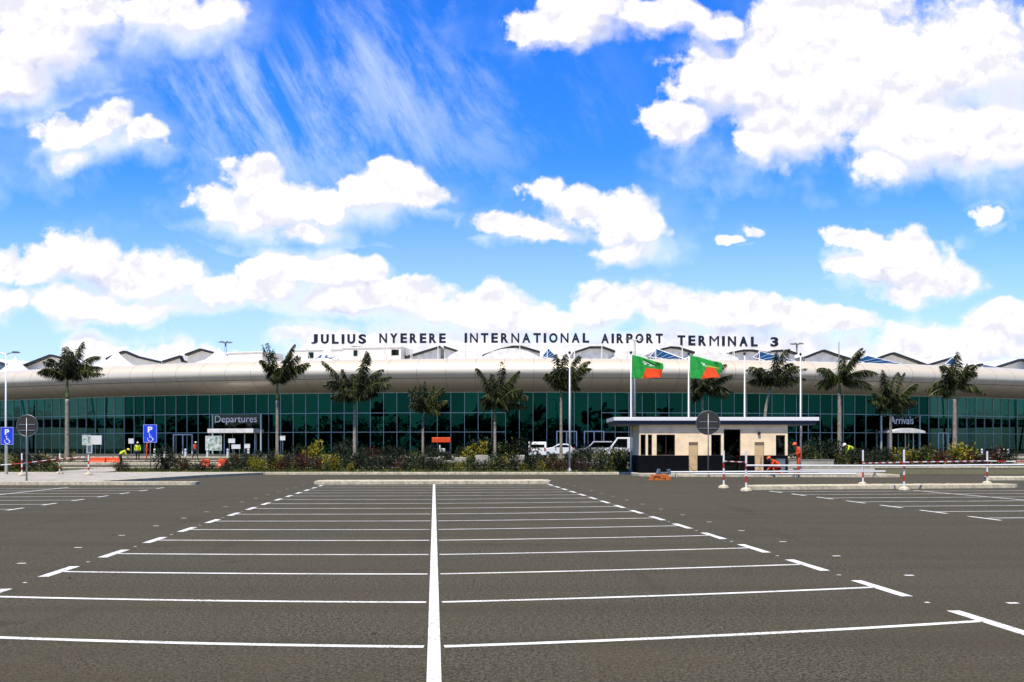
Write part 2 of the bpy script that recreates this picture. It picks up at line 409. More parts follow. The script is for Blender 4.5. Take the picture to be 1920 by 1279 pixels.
# ------------------------------------------------------------------ ground
def build_ground():
    b = MB()
    rows = [-400, 64.2, 66] + [66 + 61 * i / 6 for i in range(1, 7)] + [400, 4000]
    zz = lambda d: -.02 if d < 65 else g(d) - .03
    for i in range(len(rows) - 1):
        a, c = rows[i], rows[i + 1]
        b.quad((-2500, a, zz(a)), (2500, a, zz(a)), (2500, c, zz(c)), (-2500, c, zz(c)))
    tag(b.build('ground', M['grass']), kind='structure')
    b = MB(); b.quad((-260, -60, 0), (260, -60, 0), (260, 64.05, 0), (-260, 64.05, 0))
    tag(b.build('parking_lot', M['asphalt']), kind='structure')
    # service road, forecourt road, forecourt pavement (each with its own crossfall)
    def strip(name, m, d0, d1, x0=-200, x1=200, dz=.0):
        b = MB(); n = 4
        for i in range(n):
            a = d0 + (d1 - d0) * i / n; c = d0 + (d1 - d0) * (i + 1) / n
            b.quad((x0, a, g(a) + dz), (x1, a, g(a) + dz), (x1, c, g(c) + dz), (x0, c, g(c) + dz))
        tag(b.build(name, m), kind='structure')
    strip('service_road', M['road'], 72.1, 82, dz=-.006)
    strip('forecourt_road', M['asphalt'], 93, 108, dz=-.006)
    strip('forecourt_pavement', mat('forecourt_paving', (.085, .078, .06), .85, var=.3, vscale=1.5), 108.2, 175, dz=.05)
    # planting beds
    def bed(px0, px1, d0, d1, D=66):
        b = MB(); x0 = (px0 - HX) * D / F; x1 = (px1 - HX) * D / F
        b.quad((x0, d0, g(max(d0, 64.5)) + .02), (x1, d0, g(max(d0, 64.5)) + .02), (x1, d1, g(d1) + .03), (x0, d1, g(d1) + .03))
        tag(b.build('garden_bed', M['soil']), kind='structure')
    bed(-900, 112, 64.4, 71.9); bed(216, 1190, 64.4, 71.9); bed(1480, 3000, 74.4, 81.9, 74)
    bed(-2500, 5000, 82.4, 92.6, 84)
    b = MB(); b.quad(*[tuple(G(p, d, z)) for p, d, z in ((112, 64.3, .16), (216, 64.3, .16), (216, 71.9, .235), (112, 71.9, .235))])
    tag(b.build('footpath', M['paving']), kind='structure')
    b = MB(); b.quad((18, 64.2, .006), (200, 64.2, .006), (200, 74.1, g(74) - .05), (18, 74.1, g(74) - .05))
    tag(b.build('side_road', M['road']), kind='structure')

def kerb_run(p0, p1, w=.16, h=.15, z0=0., name='kerb', blk=1.0, z1=None):
    """a line of kerb blocks with open joints"""
    p0, p1 = Vector(p0), Vector(p1); d = p1 - p0; L = d.length; n = max(1, round(L / blk)); d.normalize()
    nrm = Vector((-d.y, d.x, 0)); b = MB(); z1 = z0 if z1 is None else z1
    for i in range(n):
        a = p0 + d * (L * i / n + .008); c = p0 + d * (L * (i + 1) / n - .008)
        j = random.uniform(-.004, .004); z = z0 + (z1 - z0) * (i + .5) / n
        ch = .025
        pr = [(0, -.05), (0, h - ch + j), (ch, h + j), (w, h + j), (w, -.05)]
        vs = [a + nrm * q[0] + Vector((0, 0, z + q[1])) for q in pr] + [c + nrm * q[0] + Vector((0, 0, z + q[1])) for q in pr]
        k = len(pr)
        b.add(vs, [list(range(k)), list(range(k, 2 * k))[::-1]] + [[q, q + k, (q + 1) % k + k, (q + 1) % k] for q in range(k)])
    return tag(b.build(name, M['kerb']), kind='structure')

def island(pts, name='kerb_island', h=.15, inner='paving'):
    """kerbed raised slab with a rounded outline (x, y)"""
    b = MB(); n = len(pts)
    cx = sum(p[0] for p in pts) / n; cy = sum(p[1] for p in pts) / n
    for i in range(n):
        a, c = pts[i], pts[(i + 1) % n]
        kerb = kerb_pts(b, a, c, h)
    ins = [(p[0], p[1]) for p in pts]
    b.add([(x, y, h - .012) for x, y in ins], [list(range(n))], 1)
    return tag(b.build(name, [M['kerb'], M[inner]]), kind='structure')
def kerb_pts(b, a, c, h):
    a = Vector((*a, 0)); c = Vector((*c, 0)); d = c - a; L = d.length; d.normalize(); nr = Vector((-d.y, d.x, 0)); n = max(1, round(L / 1.0))
    for i in range(n):
        p = a + d * (L * i / n + (.008 if i else 0)); q = a + d * (L * (i + 1) / n - (.008 if i < n - 1 else 0)); j = random.uniform(-.004, .004)
        pr = [(0, -.02), (0, h - .03 + j), (.03, h + j), (.16, h + j), (.16, -.02)]
        vs = [p + nr * r[0] + Vector((0, 0, r[1])) for r in pr] + [q + nr * r[0] + Vector((0, 0, r[1])) for r in pr]
        b.add(vs, [list(range(5)), list(range(5, 10))[::-1]] + [[r, r + 5, (r + 1) % 5 + 5, (r + 1) % 5] for r in range(5)], 0)

def markings():
    b = MB(); z = .004
    def line(pts, w):
        for i in range(len(pts) - 1):
            a, c = pts[i], pts[i + 1]; d = (c - a).normalized(); n = Vector((-d.y, d.x, 0)) * (w / 2)
            b.quad(a - n, a + n, c + n, c - n)
    def P(x, s): return lot(x, s, z)
    line([P(0, 3.5), P(0, 46.6)], .105)
    for k in range(-2, 16):
        s = 8.45 + 2.445 * k
        if s > 46: break
        e = max(0, k) ; br = .45 + .40 * math.exp(-e / 4.5); blf = .18 + .85 * math.exp(-e / 3.2)
        for sg, X, bend in ((1, 5.2, br), (-1, 4.95, blf)):
            pts = []
            for i in range(9):
                t = i / 8; x = .085 + (X - .085) * t
                pts.append(P(sg * x, s + bend * (.55 * t + .45 * t * t)))
            line(pts, .10)
            c = s + bend
            line([P(sg * (X + .055), c - .55 - .2 * (sg > 0)), P(sg * (X + .055), c + .62)], .14)
            if k % 1 == 0:
                line([P(sg * (X + .06), c + 1.14), P(sg * (X + .06), c + 1.20)], .05)
                line([P(sg * (X + .95), c + 1.02), P(sg * (X + .95), c + 1.10)], .12)
    # lot across the left aisle
    for k in range(0, 10):
        s = 26.0 + 2.445 * k
        if s > 44: break
        line([P(-11.35, s - .5), P(-11.35, s + .6)], .11)
        line([P(-11.4, s), P(-15.4, s - .1)], .11); line([P(-15.52, s), P(-26, s)], .11)
    line([P(-15.46, 24), P(-15.46, 44.3)], .11)
    # lot across the right aisle
    for k in range(0, 10):
        s = 20.6 + 2.445 * k
        if s > 38.5: break
        line([P(12.95, s - .75), P(12.95, s + .65)], .12)
        line([P(13.05, s), P(18.7, s + .2)], .11); line([P(18.9, s + .2), P(30, s + .3)], .11)
    line([P(18.8, 20), P(18.8, 38.5)], .11)
    tag(b.build('parking_markings', M['paint']), kind='structure')
    # bits of litter and tar spots
    b = MB()
    for x, y in ((700, 1190), (1244, 1189), (130, 1085), (500, 935), (900, 1035), (1180, 1010), (1620, 1010)):
        D = F * H / (y - HY); c = Vector(((x - HX) * D / F, D, .006)); r = random.uniform(.015, .035)
        b.tube([c, c + Vector((0, 0, r * .7))], [r, r * .5], 7)
    tag(b.build('gravel_bits', M['road']), 'loose bits of gravel scattered over the asphalt', 'gravel', kind='stuff')

build_ground(); markings()
# islands and kerbs
def lotpts(*q): return [tuple(lot(x, s)[:2]) for x, s in q]
island(lotpts((-5.25, 46.9), (5.35, 46.9), (5.5, 47.2), (5.5, 48.8), (5.3, 49.1), (-5.2, 49.1), (-5.5, 48.8), (-5.5, 47.2)), inner='kerb')
x1 = (365 - HX) * 45.6 / F
island([(-75, 45.9), (x1 - .15, 45.6), (x1, 45.75), (x1, 46.3), (x1 - .15, 46.45), (-19.2, 46.6), (-17.5, 58), (-15.6, 64.0), (-75, 64.0)], inner='paving')
xa = (1413 - HX) * 40.5 / F; xb = (1890 - HX) * 43.0 / F
island([(xa, 40.3), (xb, 42.4), (xb + .2, 42.6), (xb + .1, 43.7), (xb - .1, 43.9), (xa + .6, 42.2), (xa - .1, 41.6), (xa - .2, 40.6)], inner='kerb')
island([((1225 - HX) * 60 / F, 59.3), ((1640 - HX) * 60 / F, 58.0), ((1668 - HX) * 60 / F, 58.4), ((1680 - HX) * 60 / F, 70), ((1195 - HX) * 64 / F, 70), ((1185 - HX) * 62 / F, 62), ((1200 - HX) * 60 / F, 60.4)])
island([((1860 - HX) * 52 / F, 52.5), (60, 53.5), (60, 56.5), ((1865 - HX) * 54 / F, 55.2)], inner='kerb')
kerb_run((-75, 64.05, 0), ((112 - HX) * 64 / F, 64.05, 0), z0=.01)
kerb_run(((216 - HX) * 64 / F, 64.05, 0), ((1185 - HX) * 64 / F, 64.05, 0), z0=.01)
kerb_run((19, 74.15, 0), (80, 74.15, 0), z0=g(74) - .05)
kerb_run((-80, 71.95, 0), (17, 71.95, 0), z0=g(72) - .06)
kerb_run((-80, 82.1, 0), (80, 82.1, 0), z0=g(82) - .02, h=.22)
kerb_run((-80, 92.7, 0), (80, 92.7, 0), z0=g(92.7) - .05)
kerb_run((-80, 108.05, 0), (80, 108.05, 0), z0=g(108) - .05, h=.2)

# ------------------------------------------------------------------ terminal
RA, YF, XF = 150.0, 130.0, 2.7
ZG = g(130) + .05
def FA(th, out, z):             # a point of the curved facade: angle, metres out from the glass, height
    r = RA + out
    return Vector((XF + r * math.sin(th), YF + RA - r * math.cos(th), z))
def th_of(px, out=0.):
    lo, hi = -1., 1.
    for _ in range(40):
        m = (lo + hi) / 2; p = FA(m, out, 0)
        if HX + F * p.x / p.y < px: lo = m
        else: hi = m
    return (lo + hi) / 2
def FZ(px, py, out):             # the world point on the ring at `out` that projects to px, py
    th = th_of(px, out); p = FA(th, out, 0)
    return th, H + (HY - py) * p.y / F
Z1, Z2, Z3 = 3.77, 6.25, 8.92

def terminal():
    T = empty('airport_terminal', (XF, YF, ZG), 0, 'long curved glass airport terminal with silver rounded eaves and folded white roof', 'terminal')
    T.location = (0, 0, 0)
    N = 100; TH = 1.76 * N / 2 / RA; dth = 2 * TH / N
    holes = []
    for i in range(N):
        a = -TH + i * dth; c = a + dth; mid = (a + c) / 2
        p = FA(mid, 0, 0); px = HX + F * p.x / p.y
        plain = 938 < px < 1140
        b = MB()
        zs = [ZG + .02, Z3] if plain else [ZG + .02, Z1, Z2, Z3]
        e = .018 / RA * 1.5
        for j in range(len(zs) - 1):
            z0, z1_ = zs[j] + (.03 if j else 0), zs[j + 1] - .03
            b.quad(FA(a + e, 0, z0), FA(c - e, 0, z0), FA(c - e, 0, z1_), FA(a + e, 0, z1_))
        w = b.build('window', M['glass'], T, origin=FA(mid, 0, ZG))
        b = MB(); o = FA(mid, 0, ZG)
        rz = (a)
        b.box(FA(a, .06, (ZG + Z3) / 2), (.055, .16, Z3 - ZG), 0, rz=a)
        if not plain:
            for z in (Z1, Z2):
                b.box(FA(mid, .05, z), (1.70, .10, .07), 0, rz=mid)
        b.box(FA(mid, .05, Z3 - .05), (1.70, .12, .10), 0, rz=mid)
        b.v = [tuple(Vector(q) - o) for q in b.v]
        b.build('frame', M['mull'], w)
    # rounded eaves
    prof = [(.0, 8.92), (.9, 8.98), (2.0, 9.16), (3.1, 9.48), (4.0, 9.92), (4.65, 10.45), (5.0, 11.0), (4.98, 11.55), (4.65, 12.1), (4.0, 12.55), (3.1, 12.86), (2.0, 13.02), (.8, 13.08), (-2.5, 13.12)]
    sm = []
    for i in range(len(prof) - 1):
        p0 = prof[max(i - 1, 0)]; p1 = prof[i]; p2 = prof[i + 1]; p3 = prof[min(i + 2, len(prof) - 1)]
        for q in range(3):
            t = q / 3
            sm.append(tuple(.5 * ((2 * p1[k]) + (-p0[k] + p2[k]) * t + (2 * p0[k] - 5 * p1[k] + 4 * p2[k] - p3[k]) * t * t + (-p0[k] + 3 * p1[k] - 3 * p2[k] + p3[k]) * t ** 3) for k in (0, 1)))
    sm.append(prof[-1])
    b = MB(); NT_ = 220; TT = R(38)
    for i in range(NT_ + 1):
        th = -TT + 2 * TT * i / NT_
        for o_, z in sm: b.v.append(tuple(FA(th, o_, z)))
    k = len(sm)
    for i in range(NT_):
        for j in range(k - 1):
            b.f.append([i * k + j, (i + 1) * k + j, (i + 1) * k + j + 1, i * k + j + 1]); b.m.append(0)
    ev = b.build('eaves', M['alu'], T, smooth=True)
    b = MB()
    n = 0; th = -TH
    while th < TH:
        for j in range(3, k - 1):
            (o0, z0), (o1, z1) = sm[j], sm[j + 1]
            h = .012 / RA * 1.3
            nx, nz = (z1 - z0), -(o1 - o0); l = math.hypot(nx, nz) or 1; nx, nz = nx / l * .01, nz / l * .01
            if o0 < 0: continue
            b.quad(FA(th - h, o0 + nx, z0 + nz), FA(th + h, o0 + nx, z0 + nz), FA(th + h, o1 + nx, z1 + nz), FA(th - h, o1 + nx, z1 + nz))
        th += dth * 2
    # one horizontal joint round the nose
    for i in range(120):
        t0 = -TH + 2 * TH * i / 120; t1 = t0 + 2 * TH / 120
        b.quad(FA(t0, 4.60, 10.36), FA(t1, 4.60, 10.36), FA(t1, 4.64, 10.41), FA(t0, 4.64, 10.41))
    b.build('panel_joints', M['seam'], ev)
    # main roof deck behind the eaves
    b = MB(); NR = 90
    for i in range(NR):
        t0 = -TT + 2 * TT * i / NR; t1 = t0 + 2 * TT / NR
        b.quad(FA(t0, -2.5, 13.12), FA(t1, -2.5, 13.12), FA(t1, -9, 13.5), FA(t0, -9, 13.5))
        b.quad(FA(t0, -9, 13.5), FA(t1, -9, 13.5), FA(t1, -55, 13.9), FA(t0, -55, 13.9))
    b.build('roof', M['white'], T)
    # hall behind the glass
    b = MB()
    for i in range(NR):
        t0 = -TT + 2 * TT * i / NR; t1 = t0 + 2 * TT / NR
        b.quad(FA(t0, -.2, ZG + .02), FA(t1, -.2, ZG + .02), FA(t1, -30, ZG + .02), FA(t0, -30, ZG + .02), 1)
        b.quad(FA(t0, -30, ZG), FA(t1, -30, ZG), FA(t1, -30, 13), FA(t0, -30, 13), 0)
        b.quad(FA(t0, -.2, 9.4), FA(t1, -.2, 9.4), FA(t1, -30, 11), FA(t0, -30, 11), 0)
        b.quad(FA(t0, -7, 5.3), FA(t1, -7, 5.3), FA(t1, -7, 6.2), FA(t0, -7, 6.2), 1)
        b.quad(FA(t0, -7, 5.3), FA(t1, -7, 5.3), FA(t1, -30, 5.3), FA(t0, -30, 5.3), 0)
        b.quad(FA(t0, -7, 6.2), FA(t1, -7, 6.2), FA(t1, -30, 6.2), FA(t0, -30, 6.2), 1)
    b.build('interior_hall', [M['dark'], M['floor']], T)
    for px in range(60, 1960, 132):
        th = th_of(px, -2.2)
        b = MB()
        for s_ in (-1, 1):
            b.tube([FA(th + s_ * .002, -2.2, ZG), FA(th + s_ * .0105, -1.6, 9.3)], .14, 8)
        b.build('inclined_column', M['white'], T, smooth=True)
    # white panels in the central hall stand in for daylight through far glazing
    for px in range(960, 1120, 24):
        th = th_of(px, -6.5)
        b = MB(); b.box(FA(th, -6.4, 8.1), (1.5, .05, 1.2), 0, rz=th)
        b.build('daylight_stand_in', M['white'], T)

    # portals
    def portal(px0, px1, ytop, txt, tx0, tx1, ty0, ty1, arch):
        th = th_of((px0 + px1) / 2, 1.6); half = (px1 - px0) / 2 * FA(th, 1.6, 0).y / F
        fr = lambda x, y, z: FA(th, 1.6 - y, z) + Vector((math.cos(th), math.sin(th), 0)) * x
        b = MB()
        z0, zc = ZG, H + (HY - 812) * FA(th, 1.6, 0).y / F
        zt = H + (HY - ytop) * FA(th, 1.6, 0).y / F
        p = b
        b.prism([(-half, zc + .5), (half, zc + .5), (half, zt), (-half, zt)], 0, 1.4, 0, fr)
        for s_ in (-1, 1): b.prism([(s_ * half - .09, z0), (s_ * half + .09, z0), (s_ * half + .09, zt), (s_ * half - .09, zt)], -.03, .15, 1, fr)
        po = b.build('entrance_portal', [M['dglass'], M['mull']], T)
        b = MB()
        if arch:
            top = [(-half * .85 + half * 1.7 * i / 12, zc + .22 + .42 * (1 - ((i - 6) / 6) ** 2)) for i in range(13)]
            b.prism([(-half * .85, zc)] + top + [(half * .85, zc)], -1.6, 1.2, 0, fr)
        else:
            b.prism([(-half * .94, zc), (half * .94, zc), (half * .94, zc + .55), (-half * .94, zc + .55)], -1.6, 1.2, 0, fr)
        b.build('canopy', M['roofgrey'], po)
        b = MB()
        for x in (-half * .55, half * .3, half * .72): b.prism([(x - .05, z0), (x + .05, z0), (x + .05, zc), (x - .05, zc)], .2, .3, 0, fr)
        b.build('door_frame', M['white'], po)
        y_ = FA(th, 1.9, 0).y
        tw = (tx1 - tx0) * y_ / F; thh = (ty1 - ty0) * y_ / F
        zz = H + (HY - ty1) * y_ / F; xo = ((tx0 + tx1) - (px0 + px1)) / 2 * y_ / F
        text_mesh('lettering', txt, M['white'], po, lambda x, y, z: fr(x + xo, y - .10, z + zz), .06, .0, tw, thh, True)
    portal(393, 494, 777, 'Departures', 399, 487, 779, 796, False)
    portal(1645, 1733, 780, 'Arrivals', 1664, 1717, 781, 795, True)
    # white door frames
    for x0, x1, top in ((325, 360, 816), (1044, 1081, 810), (1096, 1132, 810), (1760, 1778, 813)):
        t0, t1 = th_of(x0, .25), th_of(x1, .25); zt = H + (HY - top) * FA(t0, 0, 0).y / F
        b = MB()
        for t in (t0, (t0 + t1) / 2, t1): b.box(FA(t, .2, (ZG + zt) / 2), (.13, .12, zt - ZG), 0, rz=t)
        tm = (t0 + t1) / 2; wd = (FA(t1, .2, 0) - FA(t0, .2, 0)).length
        b.box(FA(tm, .2, zt + .06), (wd + .13, .12, .14), 0, rz=tm)
        d = b.build('glass_door', M['white'], T)
        b = MB(); b.box(FA(tm, .2, ZG + 1.1), (.05, .2, .5), 0, rz=tm); b.build('handle', M['steel'], d)
    # white tent-like peaks in the front roof
    for px, py, hw in ((25, 667, 40), (216, 655, 44), (408, 651, 44), (612, 649, 38)):
        th, zt = FZ(px, py, -3.2); dw = hw * FA(th, 0, 0).y / F * 1.15 / RA
        b = MB(); n = 10; base = []
        ring = []
        for j in range(7):
            f = j / 6; e = (1 - f) ** 1.35
            ring.append([FA(th + dw * e * math.cos(a), -3.2 + 3.6 * e * math.sin(a) * .8 - .3, 12.95 + (zt - 12.95) * f) for a in [2 * math.pi * q / 16 for q in range(16)]])
        for r_ in ring: b.v += [tuple(p) for p in r_]
        for j in range(6):
            for q in range(16): b.f.append([j * 16 + q, j * 16 + (q + 1) % 16, (j + 1) * 16 + (q + 1) % 16, (j + 1) * 16 + q]); b.m.append(0)
        b.build('roof_peak', M['white'], T, smooth=True)
    # folded gables with black verge
    gables = [[(50, 684), (100, 665), (124, 671), (150, 684)], [(205, 672), (223, 663), (238, 658), (262, 668), (300, 677)], [(310, 677), (342, 667), (346, 676)],
              [(352, 664), (380, 654), (398, 659)], [(645, 655), (665, 650), (688, 651), (700, 656)],
              [(752, 672), (800, 657), (826, 649)], [(833, 649), (858, 657), (880, 672)],
              [(905, 666), (935, 655), (965, 648), (978, 649), (1012, 659)], [(1075, 660), (1105, 650), (1130, 650), (1152, 658)],
              [(1235, 655), (1255, 650), (1270, 651), (1300, 660)], [(1370, 660), (1390, 656), (1410, 656), (1440, 662)], [(1447, 657), (1472, 656), (1490, 662)],
              [(1510, 668), (1527, 661), (1541, 656), (1564, 664), (1590, 672)], [(1640, 672), (1653, 667), (1671, 661), (1735, 684), (1785, 669)],
              [(1866, 687), (1910, 673), (1960, 686)], [(-60, 690), (-20, 672), (20, 684)]]
    for gi, pl in enumerate(gables):
        b = MB(); c = MB(); r_ = MB()
        pts = [FZ(x, y, -14) for x, y in pl]
        for (t0, z0), (t1, z1) in zip(pts, pts[1:]):
            b.quad(FA(t0, -14, 13.6), FA(t1, -14, 13.6), FA(t1, -14, z1), FA(t0, -14, z0))
            # black verge board, projecting
            for (o0, o1) in ((-13.2, -13.2), ):
                vs = [FA(t0, -13.3, z0), FA(t1, -13.3, z1), FA(t1, -13.3, z1 - .30), FA(t0, -13.3, z0 - .30), FA(t0, -14.3, z0), FA(t1, -14.3, z1), FA(t1, -14.3, z1 - .30), FA(t0, -14.3, z0 - .30)]
                c.add(vs, [(0, 1, 2, 3), (4, 7, 6, 5), (0, 4, 5, 1), (3, 2, 6, 7), (0, 3, 7, 4), (1, 5, 6, 2)])
            r_.quad(FA(t0, -14.0, z0 + .01), FA(t1, -14.0, z1 + .01), FA(t1, -40, z1 - .6), FA(t0, -40, z0 - .6))
        ga = b.build('gable', M['cream'] if gi in (0, 1, 2, 3, 4, 13, 14) else M['roofgrey'], T)
        c.build('verge_board', M['black'], ga); r_.build('gable_roof', M['white'], ga)
    # vaulted glass lights between the gables
    for x0, x1, yt in ((838, 905, 656), (900, 1015, 653), (1150, 1215, 658), (1290, 1385, 660)):
        b = MB(); n = 12; pv = []
        for i in range(n + 1):
            f = i / n; th, z = FZ(x0 + (x1 - x0) * f, 672 - (672 - yt) * math.sin(math.pi * f) ** .8, -9)
            pv.append((th, max(z, 13.2)))
        for (t0, z0), (t1, z1) in zip(pv, pv[1:]):
            b.quad(FA(t0, -9, 13.0), FA(t1, -9, 13.0), FA(t1, -9, z1), FA(t0, -9, z0)); b.quad(FA(t0, -9, z0), FA(t1, -9, z1), FA(t1, -22, z1), FA(t0, -22, z0))
        b.build('roof_vault', M['roofgrey'], T, smooth=False)
    # blue skylights in white frames
    for q in ([(1016, 669), (1028, 653), (1047, 672), (1036, 673)], [(1218, 669), (1231, 654), (1288, 675), (1262, 676)], [(1412, 670), (1426, 659), (1502, 680), (1450, 681)],
              [(1606, 676), (1626, 667), (1713, 688), (1645, 688)], [(1772, 683), (1786, 670), (1797, 684)], [(1836, 683), (1848, 684), (1902, 696), (1850, 695)]):
        n = len(q); front = []; back = []
        ymax = max(y for _, y in q)
        for x, y in q:
            o_ = -5.6 - (ymax - y) * .10
            th, z = FZ(x, y, o_); front.append(FA(th, o_, z)); back.append(FA(th, o_ - .35, z - .1))
        b = MB(); b.add(front + back, [list(range(n)), list(range(n, 2 * n))[::-1]] + [[i, i + n, (i + 1) % n + n, (i + 1) % n] for i in range(n)])
        sk = b.build('skylight', M['sky_panel'], T)
        b = MB()
        for i in range(n): b.tube([front[i], front[(i + 1) % n]], .06, 5)
        for f in (.22, .42, .62, .8):
            if n == 4: b.tube([front[1].lerp(front[2], f), front[0].lerp(front[3], f)], .022, 4)
        b.build('frame', M['white'], sk)
    # plant rooms
    for x0, x1, y0, wins in ((428, 492, 660, []), (545, 642, 655, [(578, 588)]), (642, 752, 651, [(663, 672), (734, 748)])):
        o_ = -11.5; t0, _ = FZ(x0, 660, o_); t1, zt = FZ(x1, y0, o_); tm = (t0 + t1) / 2
        b = MB(); n = 6
        vs = []
        wd = (FA(t1, o_, 0) - FA(t0, o_, 0)).length
        b.box(FA(tm, o_ - 3, (zt + 13.2) / 2), (wd, 6, zt - 13.2), 0, rz=tm)
        b.box(FA(tm, o_ - 3, zt + .06), (wd + .3, 6.3, .12), 1, rz=tm)
        pr = b.build('plant_room', [M['cream'], M['white']], T)
        for a, c in wins:
            ta, tb = th_of(a, o_), th_of(c, o_); tw = (ta + tb) / 2; w_ = (FA(tb, o_, 0) - FA(ta, o_, 0)).length
            b = MB(); b.box(FA(tw, o_ + .03, zt - .75), (w_, .08, .8), 0, rz=tw); b.build('window', M['dglass'], pr)
    return T
TERMINAL = terminal()

def roof_sign():
    S_ = empty('rooftop_sign', (0, 0, 0), 0, 'navy capital letters naming the airport, standing on a frame along the terminal roof', 'sign')
    OUT = -1.0
    words = [('JULIUS', 583, 687, 625.5, 645), ('NYERERE', 711, 836, 625, 643.5), ('INTERNATIONAL', 871, 1105, 624.5, 643), ('AIRPORT', 1127, 1243, 625, 644), ('TERMINAL', 1270, 1421, 627.5, 650), ('3', 1444, 1460, 632, 650.5)]
    wd = {'I': .34, 'J': .85, 'M': 1.22, 'N': 1.05, 'O': 1.12, 'T': .98, 'A': 1.08, 'L': .86, 'E': .88, 'R': .98, 'S': .98, 'P': .92, 'U': 1.0, 'Y': 1.05, '3': .95}
    adv = {'I': .28}
    for w, x0, x1, y0, y1 in words:
        gap = .33
        tot = sum(wd[c] for c in w) + gap * (len(w) - 1); u = (x1 - x0) / tot; x = x0
        for c in w:
            wpx = wd[c] * u; t = (x + wpx / 2 - x0) / (x1 - x0)
            drop = 3.0 * t if w == 'TERMINAL' else 0
            yb = y1 - (3.0 - drop if w == 'TERMINAL' else 0)
            hpx = 18.3
            th, zb = FZ(x + wpx / 2, yb, OUT); p = FA(th, OUT, zb); k = p.y / F
            ax = Vector((math.cos(th), math.sin(th), 0)); ay = Vector((-math.sin(th), math.cos(th), 0))
            o = text_mesh('letter', c, M['letter'], S_, lambda x_, y_, z_: Vector((x_ * ax.x + y_ * ay.x, x_ * ax.y + y_ * ay.y, z_)), .2, .0 if c == 'M' else .02 if c == 'N' else .042, wpx * .96 * k, hpx * k, True)
            o.location = p
            x += wpx + gap * u
    b = MB(); n = 60
    t0, t1 = th_of(575, OUT), th_of(1470, OUT)
    def zb(t):
        p = FA(t, OUT, 0); px = HX + F * p.x / p.y
        return H + (HY - (647 + max(0, px - 1240) * .025)) * p.y / F
    for i in range(n):
        a = t0 + (t1 - t0) * i / n; c = t0 + (t1 - t0) * (i + 1) / n
        b.tube([FA(a, OUT, zb(a)), FA(c, OUT, zb(c))], .07, 5)
    b.build('rail', M['white'], S_)
    for i in range(19):
        a = t0 + (t1 - t0) * i / 18
        b = MB(); b.tube([FA(a, OUT, 13.0), FA(a, OUT, zb(a))], .06, 5); b.tube([FA(a, OUT - 1.6, 13.0), FA(a, OUT, zb(a) - .3)], .04, 5)
        b.build('post', M['white'], S_)
roof_sign()

# ------------------------------------------------------------------ palms
def frond(b, hub, tip, bulge, rnd, width=.62, n=40):
    hub, tip = Vector(hub), Vector(tip); d = tip - hub; L = d.length
    up = Vector((0, 0, 1))
    def P(t):
        p = hub + d * t + up * bulge * 4 * t * (1 - t) * .9
        return p
    pts = [P(i / 10) for i in range(11)]
    b.tube(pts, [.035 * (1 - .8 * i / 10) + .006 for i in range(11)], 4, 1)
    side = d.cross(up)
    if side.length < .2: side = Vector((rnd.uniform(-1, 1), rnd.uniform(-1, 1), 0))
    side.normalize()
    for i in range(n):
        t = .12 + .88 * (i + rnd.random() * .5) / n
        p = P(min(t, 1)); tg = (P(min(t + .03, 1.02)) - P(t - .03)).normalized()
        prof = math.sin(math.pi * min(1, (t * .86 + .12))) ** .6
        for s_ in (-1, 1):
            roll = rnd.uniform(-.6, .6)
            nrm = side.cross(tg).normalized()
            dr = (side * s_ * math.cos(roll) + nrm * math.sin(roll) + tg * rnd.uniform(.5, 1.0)).normalized()
            dr = (dr + Vector((.15, 0, -.55 - rnd.random() * .7))).normalized()
            l = width * prof * rnd.uniform(.75, 1.15); wv = dr.cross(Vector((rnd.uniform(-1, 1), rnd.uniform(-1, 1), rnd.uniform(-.3, .3)))).normalized() * rnd.uniform(.020, .036)
            mid = p + dr * l * .5; end = p + dr * l + Vector((0, 0, -.22 * l))
            b.add([p - wv * .5, mid - wv, end, mid + wv, p + wv * .5], [(0, 1, 2, 3, 4)], 0)

